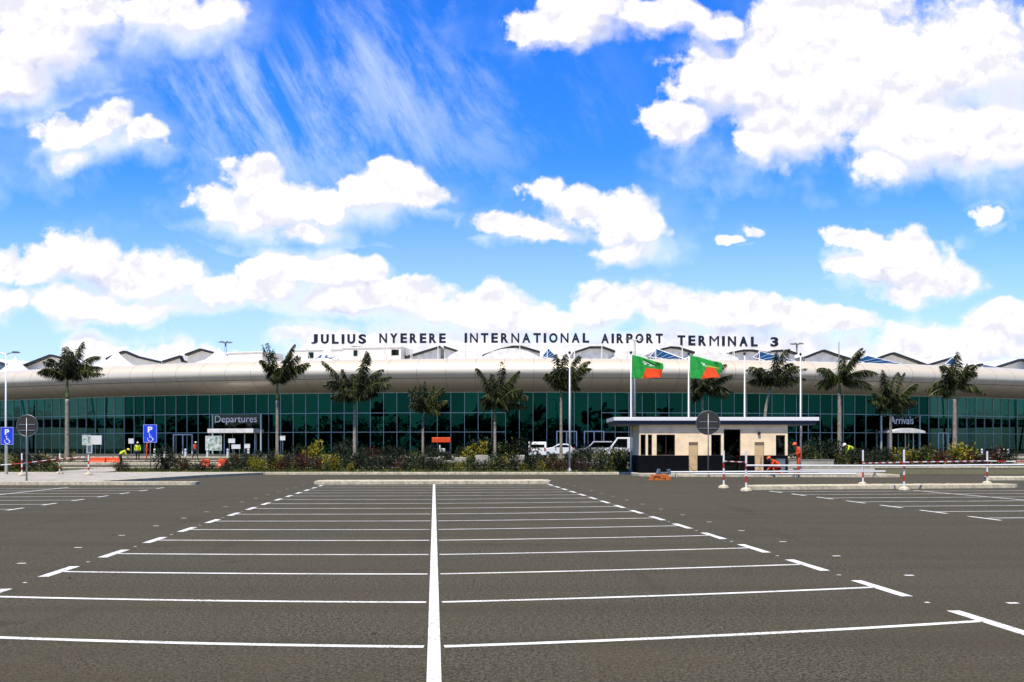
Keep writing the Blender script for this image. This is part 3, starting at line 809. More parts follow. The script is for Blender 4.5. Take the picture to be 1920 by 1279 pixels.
def palm(px, hub_y, grey_y, D, rt, tips, label, lean=(0, 0), seed=1, shaftpx=None):
    rnd = random.Random(seed)
    base = G(px, D); hub = W(px, hub_y, D); hub.x += lean[0]
    T = empty('palm_tree', base, 0, label, 'palm tree', 'royal palms in front of the terminal')
    o = base; zg = W(px, grey_y, D).z - o.z; zh = hub.z - o.z
    b = MB(); pts = []; rs = []; n = 26
    def cx(z): f = z / zh; return lean[0] * f * f + lean[1] * math.sin(math.pi * f)
    for i in range(n + 1):
        z = zg * i / n; f = i / n
        pts.append((cx(z), 0, z)); rs.append(rt * (1.35 - .35 * min(1, f * 4)) * (1 - .22 * f) * (1 + (.035 if i % 2 else -.02)))
    b.tube(pts, rs, 12); b.build('trunk', M['bark'], T, smooth=True)
    b = MB()
    b.tube([(cx(zg + (zh - zg) * f), 0, zg + (zh - zg) * f) for f in (0, .15, .5, .9, 1.06)], [rt * .80, rt * .86, rt * .66, rt * .45, rt * .3], 10)
    b.build('crownshaft', M['shaft'], T, smooth=True)
    b = MB(); hb = Vector((lean[0], 0, zh)); k = D / F
    for dx, dy in tips:
        for q in range(2):
            dz = rnd.uniform(-.6, .6) * (2.2 if q else .8)
            tip = hb + Vector(((dx + rnd.uniform(-7, 7) * (q > 0)) * k, dz, (dy + rnd.uniform(-8, 6) * (q > 0)) * k))
            if abs(dx) > 22: bul = rnd.uniform(.35, .75)
            else: bul = .12
            frond(b, hb + Vector((0, 0, -.1)), tip, bul, rnd, width=rnd.uniform(.62, .90), n=62)
    for q in range(5):      # fronds that point towards and away from the camera
        a = rnd.uniform(0, 2 * math.pi); r_ = rnd.uniform(1.2, 1.9)
        tip = hb + Vector((math.cos(a) * .9, math.sin(a) * r_, rnd.uniform(.2, 1.6))); frond(b, hb, tip, .5, rnd, width=.7, n=40)
    b.build('crown', [M['frond'], M['shaft']], T)
    return T
def rel(hx, hy, pts): return [(x - hx, hy - y) for x, y in pts]
palm(126, 712, 748, 85, .20, rel(126, 712, [(122, 652), (160, 646), (146, 660), (185, 668), (197, 702), (194, 690), (85, 672), (78, 700), (84, 692), (138, 662), (170, 688)]), 'tall palm at the far left, beside the street lamp, its crown against the sky', seed=3)
palm(520, 718, 751, 86, .16, rel(520, 718, [(500, 642), (506, 660), (552, 645), (545, 662), (578, 680), (488, 676), (570, 692), (540, 680), (562, 668), (495, 690), (525, 690)]), 'palm with an upright V-shaped crown right of the Departures entrance', seed=5)
palm(665, 752, 768, 80, .15, rel(665, 752, [(605, 682), (688, 658), (694, 668), (733, 706), (730, 728), (612, 716), (620, 746), (718, 692), (700, 742), (640, 694), (660, 700), (712, 720)]), 'wide dense palm below the first word of the rooftop sign', seed=8)
palm(793, 772, 790, 92, .13, rel(793, 772, [(796, 713), (766, 730), (768, 760), (834, 732), (840, 752), (825, 768), (812, 722), (778, 722)]), 'small low palm left of centre, above the orange cart', seed=11)
palm(928, 762, 791, 82, .13, rel(928, 762, [(894, 690), (945, 684), (974, 696), (990, 750), (903, 748), (982, 735), (902, 764), (955, 768), (986, 766), (920, 700), (960, 710)]), 'bushy dark palm growing behind the white stone planter', seed=13)
palm(1052, 730, 745, 84, .13, rel(1052, 730, [(1044, 663), (1056, 668), (1019, 706), (1108, 692), (1090, 668), (1100, 682), (1082, 720), (1086, 702), (1040, 690), (1060, 700)]), 'windswept palm just left of the flagpole that has no flag by the hedge', seed=17)
palm(1317, 735, 745, 88, .14, rel(1317, 735, [(1352, 684), (1372, 702), (1374, 736), (1292, 730), (1300, 704), (1330, 688), (1296, 742), (1360, 742)]), 'palm behind the booth, its crown partly hidden by the right-hand flag', seed=19)
palm(1445, 724, 732, 84, .15, rel(1445, 724, [(1402, 692), (1404, 714), (1498, 714), (1499, 686), (1470, 657), (1486, 682), (1420, 692), (1452, 664)]), 'palm with a dark bowed trunk behind the right half of the booth', lean=(0, -.5), seed=23)
palm(1574, 716, 737, 85, .19, rel(1574, 716, [(1528, 722), (1531, 692), (1620, 658), (1612, 665), (1636, 702), (1630, 722), (1582, 668), (1546, 726), (1602, 722), (1556, 690)]), 'palm with long arching fronds just right of the standing orange worker', seed=29)
palm(1670, 766, 778, 85, .13, rel(1670, 766, [(1651, 700), (1694, 699), (1719, 724), (1716, 758), (1629, 750), (1637, 736), (1660, 712), (1690, 770), (1646, 766), (1700, 740)]), 'low dark palm standing in front of the Arrivals lettering', seed=31)
palm(1790, 730, 748, 86, .19, rel(1790, 730, [(1797, 659), (1840, 682), (1838, 734), (1762, 686), (1744, 740), (1748, 722), (1810, 682), (1830, 702), (1772, 740), (1785, 680)]), 'tall palm at the far right of the row, right of the Arrivals entrance', seed=37)

# ------------------------------------------------------------------ shrubs
def shrub_mesh(name, m, h, w, n, ll, lw, seed, spiky=False):
    rnd = random.Random(seed); b = MB()
    for i in range(7):
        a = rnd.uniform(0, 6.28); r_ = rnd.uniform(.2, .8) * w / 2
        b.tube([(math.cos(a) * .05, math.sin(a) * .05, -.1), (math.cos(a) * r_ * .5, math.sin(a) * r_ * .5, h * .4), (math.cos(a) * r_, math.sin(a) * r_, h * .75)], [.02, .014, .006], 4, 1)
    cl = [(rnd.uniform(-.34, .34) * w, rnd.uniform(-.34, .34) * w, h * rnd.uniform(.22, .8), rnd.uniform(.16, .30) * w) for _ in range(9)]
    for i in range(n):
        cx, cy, cz, cr = rnd.choice(cl)
        v = Vector((rnd.gauss(0, 1), rnd.gauss(0, 1), rnd.gauss(0, 1))).normalized() * cr * rnd.uniform(.45, 1.1)
        p = Vector((cx, cy, max(cz + v.z, .02))) + Vector((v.x, v.y, 0))
        dr = (v.normalized() + Vector((rnd.uniform(-.5, .5), rnd.uniform(-.5, .5), rnd.uniform(0, 1.1) if spiky else rnd.uniform(-.3, .8)))).normalized()
        l = ll * rnd.uniform(.7, 1.3); wv = dr.cross(Vector((rnd.uniform(-1, 1), rnd.uniform(-1, 1), rnd.uniform(-1, 1)))).normalized() * lw * rnd.uniform(.7, 1.2) / 2
        b.add([p, p + dr * l * .5 - wv, p + dr * l + Vector((0, 0, -.15 * l)), p + dr * l * .5 + wv], [(0, 1, 2, 3)], 0)
    me_o = b.build(name, [m, M['stem']])
    return me_o
KINDS = {
    'dark': ('dark_shrub', 'leaf_dark', 'dark green'), 'green': ('green_shrub', 'leaf_green', 'light green'),
    'yellow': ('yellow_croton', 'leaf_yellow', 'yellow leaved'), 'red': ('red_croton', 'leaf_red', 'reddish brown')}
protos = {}
for i, (k, (nm, lm, w_)) in enumerate(KINDS.items()):
    protos[k] = [shrub_mesh(nm, M[lm], 1.0, 1.15, 620, .15, .055, 50 + i * 5 + j, k in ('yellow', 'red')) for j in range(2)]
ORD = ['first', 'second', 'third', 'fourth', 'fifth', 'sixth', 'seventh', 'eighth', 'ninth', 'tenth', 'eleventh', 'twelfth', 'thirteenth', 'fourteenth', 'fifteenth', 'sixteenth', 'seventeenth', 'eighteenth', 'nineteenth', 'twentieth']
def ordw(n):
    if n < 20: return ORD[n]
    t = {2: 'twenty', 3: 'thirty', 4: 'forty', 5: 'fifty'}[(n + 1) // 10]
    return t + '-' + ORD[(n + 1) % 10 - 1] if (n + 1) % 10 else t[:-1] + 'ieth'
rs = random.Random(99); used = set(); plan = []
def row(bed, px0, px1, D0, D1, step, hmin, hmax, wts, skip=()):
    px = px0
    while px < px1:
        if not any(a < px < c for a, c in skip):
            k = rs.choices(list(KINDS), wts)[0]
            plan.append([bed, px, rs.uniform(D0, D1), rs.uniform(hmin, hmax), k])
        px += step * rs.uniform(.7, 1.3)
KB = 'kerbside bed'; MBD = 'middle bed'
row(KB, -40, 108, 65.2, 70, 13, .7, 1.15, (5, 3, 1, 1.5))
row(KB, 222, 420, 65.2, 68.5, 17, .45, .9, (5, 2, .8, 2), skip=((236, 300),))
row(KB, 428, 1178, 65.2, 70.5, 11, .6, 1.15, (6, 3, .9, 2.2))
row(MBD, 440, 1200, 83.5, 88, 22, .9, 1.5, (6, 2, .5, 1), skip=((880, 995),))
row(MBD, 1540, 1900, 77, 81, 14, .8, 1.5, (6, 3, .8, 1.2))
row(MBD, -20, 130, 83.5, 88, 26, .6, 1.1, (6, 2, 1, 1))
plan += [[KB, 316, 65.5, 1.5, 'dark'], [KB, 345, 65.6, .85, 'red'], [KB, 622, 66, 1.15, 'yellow'], [KB, 566, 66.5, 1.2, 'red'], [KB, 480, 66, 1.0, 'yellow'], [KB, 1085, 70, 1.5, 'dark'], [KB, 1160, 69, 1.5, 'green'],
         [MBD, 588, 84, 2.1, 'yellow'], [MBD, 640, 85, 1.9, 'dark'], [MBD, 893, 84, 2.0, 'yellow'], [MBD, 905, 85, 2.0, 'dark'], [MBD, 958, 84, 2.0, 'yellow'], [MBD, 982, 84, 2.0, 'dark'],
         [MBD, 944, 85.5, 1.9, 'green'], [MBD, 1735, 78, 1.8, 'green'], [MBD, 1800, 78, 1.9, 'yellow'], [MBD, 1765, 77, 1.2, 'red'], [MBD, 1700, 79, 1.5, 'yellow'], [MBD, 1565, 79, 1.9, 'dark'],
         [KB, 1189, 68, 1.7, 'green'], [MBD, 1842, 78, 1.1, 'red'], [MBD, 1500, 79, 1.6, 'dark'], [MBD, 1518, 79, 1.9, 'green'], [MBD, 1540, 80, 2.0, 'dark']]
plan.sort(key=lambda p: p[1]); cnt = {}
for bed_, px, D, h, k in plan:
    j = rs.randrange(2); pr = protos[k][j]; key = (bed_, k); i = cnt.get(key, 0); cnt[key] = i + 1
    loc = G(px, D); loc.z += .0
    if id(pr) in used: o = pr.copy(); C.objects.link(o)
    else: o = pr; used.add(id(pr))
    o.location = loc; o.rotation_euler = (0, 0, rs.uniform(0, 6.28)); o.scale = (h * rs.uniform(.85, 1.1), h * rs.uniform(.85, 1.1), h)
    cw = KINDS[k][2]
    tag(o, f'{cw} shrub, {ordw(i).replace("-", " ")} {cw} one from left in the {bed_}', 'shrub', 'shrubs in the ' + ('kerbside bed' if bed_ == KB else 'middle bed'))
for ps in protos.values():
    for p in ps:
        if id(p) not in used: bpy.data.objects.remove(p)
# ground cover
def cover(name, label, px0, px1, D0, D1, n, m, seed):
    rnd = random.Random(seed); b = MB()
    for i in range(n):
        D = rnd.uniform(D0, D1); p = G(rnd.uniform(px0, px1), D)
        for q in range(4):
            dr = Vector((rnd.uniform(-1, 1), rnd.uniform(-1, 1), rnd.uniform(.4, 1.6))).normalized(); l = rnd.uniform(.10, .26)
            wv = Vector((rnd.uniform(-1, 1), rnd.uniform(-1, 1), 0)).normalized() * .022; r0 = p + Vector((rnd.uniform(-.1, .1), rnd.uniform(-.1, .1), -.01))
            b.add([r0 - wv, r0 + wv, r0 + dr * l * .6 + wv * .8, r0 + dr * l], [(0, 1, 2, 3)])
    tag(b.build(name, m), label, 'ground cover', kind='stuff')
cover('ground_cover', 'low leafy green ground cover along the front of the kerbside bed', 225, 1178, 64.5, 71, 5200, M['leaf_green'], 4)
cover('ground_cover', 'low leafy ground cover in the bed at the far left', -60, 108, 64.5, 71, 900, M['leaf_green'], 5)
cover('ground_cover', 'low leafy ground cover under the shrubs at the right', 1490, 1990, 74.6, 81, 2200, M['leaf_green'], 6)
cover('ground_cover', 'low dark ground cover under the palms', -40, 1960, 82.6, 92, 3600, M['leaf_dark'], 7)

# ------------------------------------------------------------------ booth
def booth():
    D = 62.6; k = D / F
    x0, x1 = (1198.8 - HX) * k, (1476.9 - HX) * k; cx = (x0 + x1) / 2
    T = empty('ticket_booth', (cx, D, .14), 0, 'cream ticket booth with black plinth and wide flat blue-white roof', 'booth')
    zf = lambda y: H + (HY - y) * k - .14
    X = lambda px: (px - HX) * k - cx
    dp = 3.6; zt = zf(794.5); zp = zf(854)
    ops = [(1201, 1210.7, 815, 853.9), (1214.8, 1222.6, 815, 853.9), (1231, 1265.7, 815, 853.9), (1291.4, 1308.6, 829, 884), (1333.4, 1352, 815, 854.5), (1357, 1388.5, 805, 884), (1415, 1432.8, 829, 884), (1454.7, 1472, 816, 854.5)]
    b = MB(); pl = MB()
    # front wall pieces round the openings
    xs = sorted(ops); px = 1198.8; t = .18
    def wall(a, c, za, zb):
        if c - a < .01 or zb - za < .01: return
        lo, hi = max(za, zp), zb
        if hi > lo: b.box(((a + c) / 2, t / 2, (lo + hi) / 2), (c - a, t, hi - lo))
        lo, hi = za, min(zb, zp)
        if hi > lo: pl.box(((a + c) / 2, t / 2 - .015, (lo + hi) / 2), (c - a, t + .03, hi - lo))
    for a, c, ya, yb in xs:
        wall(X(px), X(a), 0, zt); wall(X(a), X(c), zf(ya), zt)
        if yb < 880: wall(X(a), X(c), 0, zf(yb))
        px = c
    wall(X(px), X(1476.9), 0, zt)
    hw = (x1 - x0) / 2
    for s_ in (-1, 1):
        b.box((s_ * (hw - .09), dp / 2 + .09, (zp + zt) / 2), (.18, dp - .18, zt - zp)); pl.box((s_ * (hw - .08), dp / 2 + .09, zp / 2), (.19, dp - .18, zp))
    b.box((0, dp, (zp + zt) / 2), (hw * 2, .18, zt - zp)); pl.box((0, dp, zp / 2), (hw * 2 + .02, .2, zp))
    b.build('wall', M['booth'], T); pl.build('plinth', M['plinth'], T)
    b = MB(); b.box((0, dp / 2, .02), (hw * 2 - .4, dp - .4, .04)); b.build('floor', M['floor'], T)
    # roof: thin white slab over a navy soffit
    rx0, rx1 = X(1150) , X(1533)
    b = MB(); za, zb = zf(789.2), zf(782.5); zs = zf(796.5)
    b.box(((rx0 + rx1) / 2, dp / 2 + .35, (za + zb) / 2), (rx1 - rx0, dp + 1.4, zb - za)); 
    rf = b.build('roof', M['pole'], T); bevel(rf, .02)
    b = MB(); b.box(((rx0 + rx1) / 2, dp / 2 + .35, (zs + za) / 2 - .002), (rx1 - rx0 - .3, dp + 1.2, za - zs)); b.build('soffit', M['navy'], rf)
    # windows and doors
    for i, (a, c, ya, yb) in enumerate(ops):
        w = X(c) - X(a); h = zf(ya) - zf(yb); cxx = (X(a) + X(c)) / 2; cz = (zf(ya) + zf(yb)) / 2
        if i in (3, 6):
            b = MB(); b.box((cxx, .12, cz), (w - .04, .05, h)); 
            for zz in (.35, .65): b.box((cxx, .09, zf(884) + h * zz), (w - .16, .012, h * .24))
            d = b.build('door', M['door'], T)
            b = MB(); b.tube([(cxx + w * .3, .09, 1.0), (cxx + w * .3, .03, 1.0), (cxx + w * .12, .03, 1.0)], .012, 6); b.build('handle', M['steel'], d)
        else:
            b = MB(); b.box((cxx, .13, cz), (w, .012, h - .02)); wn = b.build('door' if i == 5 else 'window', M['dglass'], T)
            b = MB(); fw = .05
            for s_ in (-1, 1): b.box((cxx + s_ * (w / 2 - fw / 2), .11, cz), (fw, .07, h))
            b.box((cxx, .11, cz + h / 2 - fw / 2), (w - 2 * fw, .07, fw)); b.box((cxx, .11, cz - h / 2 + fw / 2), (w - 2 * fw, .07, fw))
            if i in (2,): b.box((cxx + .02, .11, cz), (fw, .06, h - 2 * fw))
            b.build('frame', M['black'], wn)
    b = MB(); b.tube([(X(1423), -.01, zf(812.5)), (X(1423), -.12, zf(812.5))], [.10, .085], 12); b.build('wall_lamp', M['black'], T)
    b = MB(); b.box((X(1212), -.03, zf(806)), (.16, .06, .1)); b.build('junction_box', M['roofgrey'], T)
booth()
b = MB(); b.box((0, 0, .42), (.48, .42, .80)); b.box((0, 0, .845), (.52, .46, .05)); b.box((0, -.22, .55), (.3, .02, .12)); 
o = b.build('metal_cabinet', M['bluegrey'], origin=None); o.location = G(1463.5, 61.9, .14); bevel(o, .015)
tag(o, 'blue grey metal cabinet against the booth wall under the rightmost window', 'cabinet')

# ------------------------------------------------------------------ poles, flags, lamps
def pole_at(px, ytop, D, r, zb=None, name='flagpole', label='', base_z=None, group=None, cat='flagpole', m='pole'):
    bz = g(D) if base_z is None else base_z
    T = empty(name, G(px, D, bz), 0, label, cat, group); h = W(px, ytop, D).z - bz
    b = MB(); b.tube([(0, 0, 0), (0, 0, h * .5), (0, 0, h - .06)], [r * 1.15, r, r * .62], 12); b.build('pole', M[m], T, smooth=True)
    return T, h
for px, top, lb in ((1068, 662, 'bare white flagpole by the hedge, leftmost of the five'), (1183, 662, 'white flagpole left of the booth flying the green and orange flag'), (1291, 664, 'white flagpole behind the booth flying the right-hand flag'),
                    (1396, 664, 'bare white flagpole behind the booth, between the flag and the bowed palm'), (1501, 665, 'bare white flagpole right of the booth, above the standing orange worker')):
    T, h = pole_at(px, top, 66.6 if px > 1200 else 65.2, .050, label=lb, group='flagpoles beside the booth', base_z=.14)
    b = MB(); b.tube([(0, 0, h - .06), (0, 0, h), (0, 0, h + .06), (0, 0, h + .12)], [.05, .085, .085, .03], 8); b.build('finial', M['black'], T, smooth=True)
    b = MB(); b.tube([(0, 0, 0), (0, 0, .02), (0, 0, .25)], [.19, .19, .09], 10); b.build('base', M['steel'], T)
    b = MB(); b.tube([(.08, -.02, .9), (.075, -.02, h - .1)], .006, 4); b.build('halyard', M['white'], T)

def flag(px0, px1, y0, y1, D, label, second):
    k = D / F; w = (px1 - px0) * k; h = (y1 - y0) * k; o = W(px0, y1, D)
    NX, NZ = 36, 24; V = []; 
    def pos(u, v, off=0.):
        # u along the fly, v up the hoist; the cloth droops and ripples
        drop = (.30 if not second else .22) * h * u ** 1.2
        top = h * v * (1 - .22 * u) + (0 if v < .5 else 0)
        z = top + (1 - v) * (-.03 * h) * math.sin(u * 5)
        if v > 0: z -= drop * v * .55
        y = .10 * math.sin(u * 9 + v * 2.2) * (0.25 + u) + .05 * math.sin(u * 21 + v * 5)
        x = w * u * (1 - .03 * math.sin(v * 6))
        return Vector((x, y - off, z))
    b = MB()
    for i in range(NX + 1):
        for j in range(NZ + 1): b.v.append(tuple(pos(i / NX, j / NZ)))
    def orange(u, v):
        if second: return v < .58 and u > .36 + .30 * v and (u < .98 - max(0, v - .1) * .35)
        return v < .56 and u > .33 + .28 * v
    for i in range(NX):
        for j in range(NZ):
            q = i * (NZ + 1) + j
            b.f.append([q, q + NZ + 1, q + NZ + 2, q + 1]); b.m.append(1 if orange((i + .5) / NX, (j + .5) / NZ) else 0)
    F_ = b.build('flag', [M['flaggreen'], M['flagorange']], smooth=True); F_.location = o
    sol = F_.modifiers.new('cloth', 'SOLIDIFY'); sol.thickness = .006; sol.offset = 0
    tag(F_, label, 'flag', 'green and orange flags')
    # emblem and stripes, a little proud of the cloth on both sides
    b = MB()
    def blob(cu, cv, ru, rv, mi, off):
        n = 9; b.add([pos(cu + ru * math.cos(6.283 * q / n) * random.uniform(.7, 1.1), cv + rv * math.sin(6.283 * q / n) * random.uniform(.7, 1.1), off) for q in range(n)], [list(range(n))], mi)
    for off in (.012, -.012):
        if second:
            blob(.43, .70, .06, .075, 0, off); blob(.36, .74, .03, .03, 0, off); blob(.50, .62, .03, .03, 0, off)
            strips = [(.52, .66, .92, .60, .022, 1)]
        else:
            blob(.42, .72, .05, .055, 0, off); blob(.60, .68, .05, .035, 0, off); blob(.36, .78, .03, .03, 0, off)
            strips = [(.36, .92, .80, .74, .032, 2), (.38, .84, .74, .68, .015, 0)]
        for ua, va, ub, vb, hw, mi in strips:
            for q in range(10):
                f0, f1 = q / 10, (q + 1) / 10; u0, u1 = ua + (ub - ua) * f0, ua + (ub - ua) * f1; v0, v1 = va + (vb - va) * f0, va + (vb - va) * f1
                b.quad(pos(u0, v0 - hw, off), pos(u1, v1 - hw, off), pos(u1, v1 + hw, off), pos(u0, v0 + hw, off), mi)
    b.build('emblem', [M['white'], M['hat_y'], M['black']], F_)
flag(1185, 1242, 665, 709, 65.1, 'green and orange flag with a black diagonal, flying left of the booth', False)
flag(1294, 1352, 666, 709, 66.5, 'green and orange flag with white emblem, flying above the booth roof', True)

def street_lamp(px, ytop, D, arms, label, name='street_lamp', base=None, arm=.75, r=.055, m='pole', mast=False):
    T, h = pole_at(px, ytop, D, r, name=name, label=label, cat='street lamp', base_z=base, m=m)
    if mast:
        b = MB(); b.tube([(0, 0, h - .1), (0, 0, h)], .5, 10); b.build('lamp_ring', M['steel'], T)
        for q in range(6):
            a = q * math.pi / 3; b = MB(); b.box((math.cos(a) * .95, math.sin(a) * .95, h + .02), (.65, .34, .2), rz=a); b.build('floodlight', M['steel'], T)
    else:
        for s_ in arms:
            b = MB(); b.tube([(0, 0, h - .12), (s_ * arm * .4, 0, h - .02), (s_ * arm * .6, 0, h)], .03, 6); b.build('arm', M['steel'], T)
            b = MB(); b.prism([(s_ * arm * .5, h - .04), (s_ * arm * .6, h + .07), (s_ * arm * .95, h + .06), (s_ * arm * 1.1, h), (s_ * arm * .95, h - .03)], -.12, .12); b.build('lamp_head', M['bluegrey'], T)
street_lamp(11, 661, 60, (-1, 1), 'tall white street lamp with two arms at the far left edge', base=.14)
street_lamp(1190, 636, 80, (-1, 1), 'tall lamp mast rising behind the left-hand flag, its head before the sign', arm=.7, r=.10, m='steel', base=g(80))
street_lamp(1573, 640, 100, (), 'thin plain mast rising behind the palm right of the booth', name='mast', r=.06, m='bluegrey')
street_lamp(423, 642, 190, (), 'floodlight mast far behind the terminal roof, left of the sign', name='floodlight_mast', base=.8, r=.25, m='steel', mast=True)
street_lamp(1494, 645, 190, (), 'floodlight mast far behind the terminal roof, right of the sign', name='floodlight_mast', base=.8, r=.25, m='steel', mast=True)

def round_sign(px, yc, rad, ybase, D, label, bz):
    T, h = pole_at(px, yc - rad + 3, D, .035, name='round_sign', label=label, cat='road sign', base_z=bz, m='steel')
    k = D / F; r = rad * k; zc = W(px, yc, D).z - bz
    b = MB(); b.tube([(0, .05, zc), (0, .062, zc)], r, 40); b.build('disc', M['signback'], T)
    b = MB()
    for q in range(40):
        a0, a1 = 6.2832 * q / 40, 6.2832 * (q + 1) / 40
        b.tube([(r * math.cos(a0), .055, zc + r * math.sin(a0)), (r * math.cos(a1), .055, zc + r * math.sin(a1))], .013, 4)
    b.build('rim', M['steel'], T)
    for dz in (-.5, .1): 
        b = MB(); b.box((0, .035, zc + dz * r * .9), (r * 1.5, .02, .045)); b.build('bracket', M['steel'], T)
round_sign(50, 798, 20, 903, 47.5, 'back of a round road sign on a thin pole at the left kerb', .14)
round_sign(1328, 793, 22.5, 894, 58.6, 'back of a large round road sign standing in front of the booth', .14)

def parking_sign(px, x0, x1, y0, y1, D, label):
    bz = .15; T, h = pole_at(px, y0 + 3, D, .032, name='parking_sign', label=label, cat='parking sign', base_z=bz, m='steel', group='blue disabled parking signs')
    k = D / F; X0, X1 = (x0 - px) * k, (x1 - px) * k; Z0, Z1_ = W(px, y1, D).z - bz, W(px, y0, D).z - bz; w = X1 - X0; hh = Z1_ - Z0
    b = MB(); b.box(((X0 + X1) / 2, -.045, (Z0 + Z1_) / 2), (w, .012, hh)); pn = b.build('panel', M['blue'], T); bevel(pn, .004)
    b = MB(); e = .02
    for a, c, sx, sz in ((0, hh / 2 - e, w - .02, .012), (0, -hh / 2 + e, w - .02, .012), (w / 2 - e, 0, .012, hh - .06), (-w / 2 + e, 0, .012, hh - .06)):
        b.box(((X0 + X1) / 2 + a, -.054, (Z0 + Z1_) / 2 + c), (sx, .004, sz))
    b.build('border', M['white'], pn)
    cx = (X0 + X1) / 2
    text_mesh('letter', 'P', M['white'], pn, lambda x, y, z: Vector((cx + x, -.055 + y, Z0 + hh * .56 + z)), .006, .03, w * .34, hh * .32, True)
    b = MB(); q = lambda u, v: (cx + u * w, -.055, Z0 + v * hh)
    arc = [q(.02 + .20 * math.cos(R(a)), .21 + .15 * math.sin(R(a))) for a in range(150, 381, 15)]
    b.tube(arc, .018, 5)
    b.tube([q(-.04, .44), q(-.02, .28), q(.13, .28), q(.22, .13), q(.28, .15)], .02, 5)
    b.tube([q(-.03, .36), q(.12, .36)], .014, 5)
    b.tube([(cx - .05 * w, -.056, Z0 + .475 * hh), (cx - .05 * w, -.048, Z0 + .475 * hh)], .035, 10)
    b.build('wheelchair_symbol', M['white'], pn)
parking_sign(14, 2, 26, 801, 834, 59, 'blue disabled parking sign by the street lamp at the far left')
parking_sign(282, 269, 295, 796, 830, 64.6, 'blue disabled parking sign in the kerbside bed, left of the Departures entrance')

# ------------------------------------------------------------------ barrier posts, rails, blocks
def barrier_post(px, ytop, D, label, bz=0.):
    T = empty('barrier_post', G(px, D, bz), 0, label, 'barrier post', 'red and white barrier posts')
    h = W(px, ytop, D).z - bz; b = MB(); n = 6; r = .040
    for i in range(n):
        z0 = .1 + (h - .1) * i / n; z1 = .1 + (h - .1) * (i + 1) / n
        b.tube([(0, 0, z0), (0, 0, z1)], r, 10, mi=(1 if i in (1, 3) else 0), cap=(i in (0, n - 1)))
    b.build('post', [M['pole'], M['red']], T)
    b = MB(); b.tube([(0, 0, 0), (0, 0, .03), (0, 0, .10), (0, 0, .15)], [.22, .23, .20, .10], 9); b.build('base', M['kerb'], T)
barrier_post(1357, 845, 41.8, 'striped barrier post in front of the booth, left of the pair')
barrier_post(1399, 845, 38.9, 'striped barrier post nearest the camera, at the end of the long rail')
barrier_post(1618, 844, 45.4, 'striped barrier post between the orange worker and the Arrivals entrance')
barrier_post(1695, 843, 39.9, 'striped barrier post below the low dark palm on the right')
barrier_post(1851, 846, 46.6, 'striped barrier post at the far right by the small kerb island')
barrier_post(41, 850, 56.5, 'striped barrier post at far left just left of the round sign', .14)
barrier_post(112, 850, 60, 'striped barrier post at the left end of the footpath under the tall palm', .14)
barrier_post(166, 853, 57.5, 'striped barrier post on the pavement right of the leftmost palm', .14)
def rail(pts, r, label, m='pole', name='barrier_rail', cat='rail', striped=False, seg=14):
    b = MB(); pts = [Vector(p) for p in pts]
    if striped:
        for a, c in zip(pts, pts[1:]):
            n = max(2, round((c - a).length / .45))
            for i in range(n): b.tube([a.lerp(c, i / n), a.lerp(c, (i + 1) / n)], r, 6, mi=i % 2)
    else: b.tube(pts, r, 8)
    o = b.build(name, [M[m], M['red']], origin=tuple(pts[0])); return tag(o, label, cat)
rail([W(1399, 873, 38.8), W(1695, 873.5, 39.8), W(1990, 871, 41)], .035, 'long white rail across the right aisle at knee height above the kerb')
rail([W(1357, 865, 41.8), W(1399, 867, 38.9)], .025, 'short red and white rail between the two posts before the booth', striped=True)
rail([W(1618, 869, 45.4), W(1695, 867, 39.9), W(1851, 864.5, 46.6), W(1990, 868, 47)], .03, 'red and white striped rail across the far right posts', striped=True)
rail([W(1, 872, 56), W(41, 869, 56.5), W(112, 860, 60), W(166, 857, 57.5)], .028, 'red and white striped rail along the left barrier posts', striped=True)
rail([W(1250, 885.3, 57.4), W(1520, 884.0, 57.2), W(1660, 884, 57)], .045, 'long white pipe propped low in front of the booth island', name='white_pipe', cat='pipe')
rail([W(1300, 889.2, 56.6), W(1440, 888.8, 56.4), W(1605, 888.5, 56.2)], .04, 'shorter white pipe lying lowest, nearest the kerb before the booth', name='white_pipe', cat='pipe')
rail([W(1478, 880.2, 59), W(1640, 880, 59)], .03, 'thin white pipe behind the standing orange worker', name='white_pipe', cat='pipe')
for i, (px, D, ztop, w_) in enumerate(((1268, 57.4, 885.8, 'left'), (1490, 57.3, 885, 'middle'), (1640, 57.1, 885, 'right'))):
    z = W(px, ztop, D).z - .045; T = MB()
    for s_ in (-1, 1):
        T.tube([(s_ * .16, 0, 0), (0, 0, z)], .02, 6); T.tube([(0, s_ * .16, 0), (0, 0, z)], .02, 6)
    o = T.build('pipe_trestle', M['steel'], origin=None); o.location = G(px, D, 0); tag(o, f'small steel trestle holding up the {w_} part of the long white pipe', 'trestle', 'trestles under the pipes')
# white pedestrian kerb wall and bits right of the booth
b = MB(); b.box((0, 0, .25), (3.4, .3, .5)); b.box((0, -.001, .52), (3.5, .36, .05)); o = b.build('low_white_wall', M['paving']); o.location = G(1520, 76.5, g(76)); tag(o, 'low white wall behind the standing orange worker', 'wall')
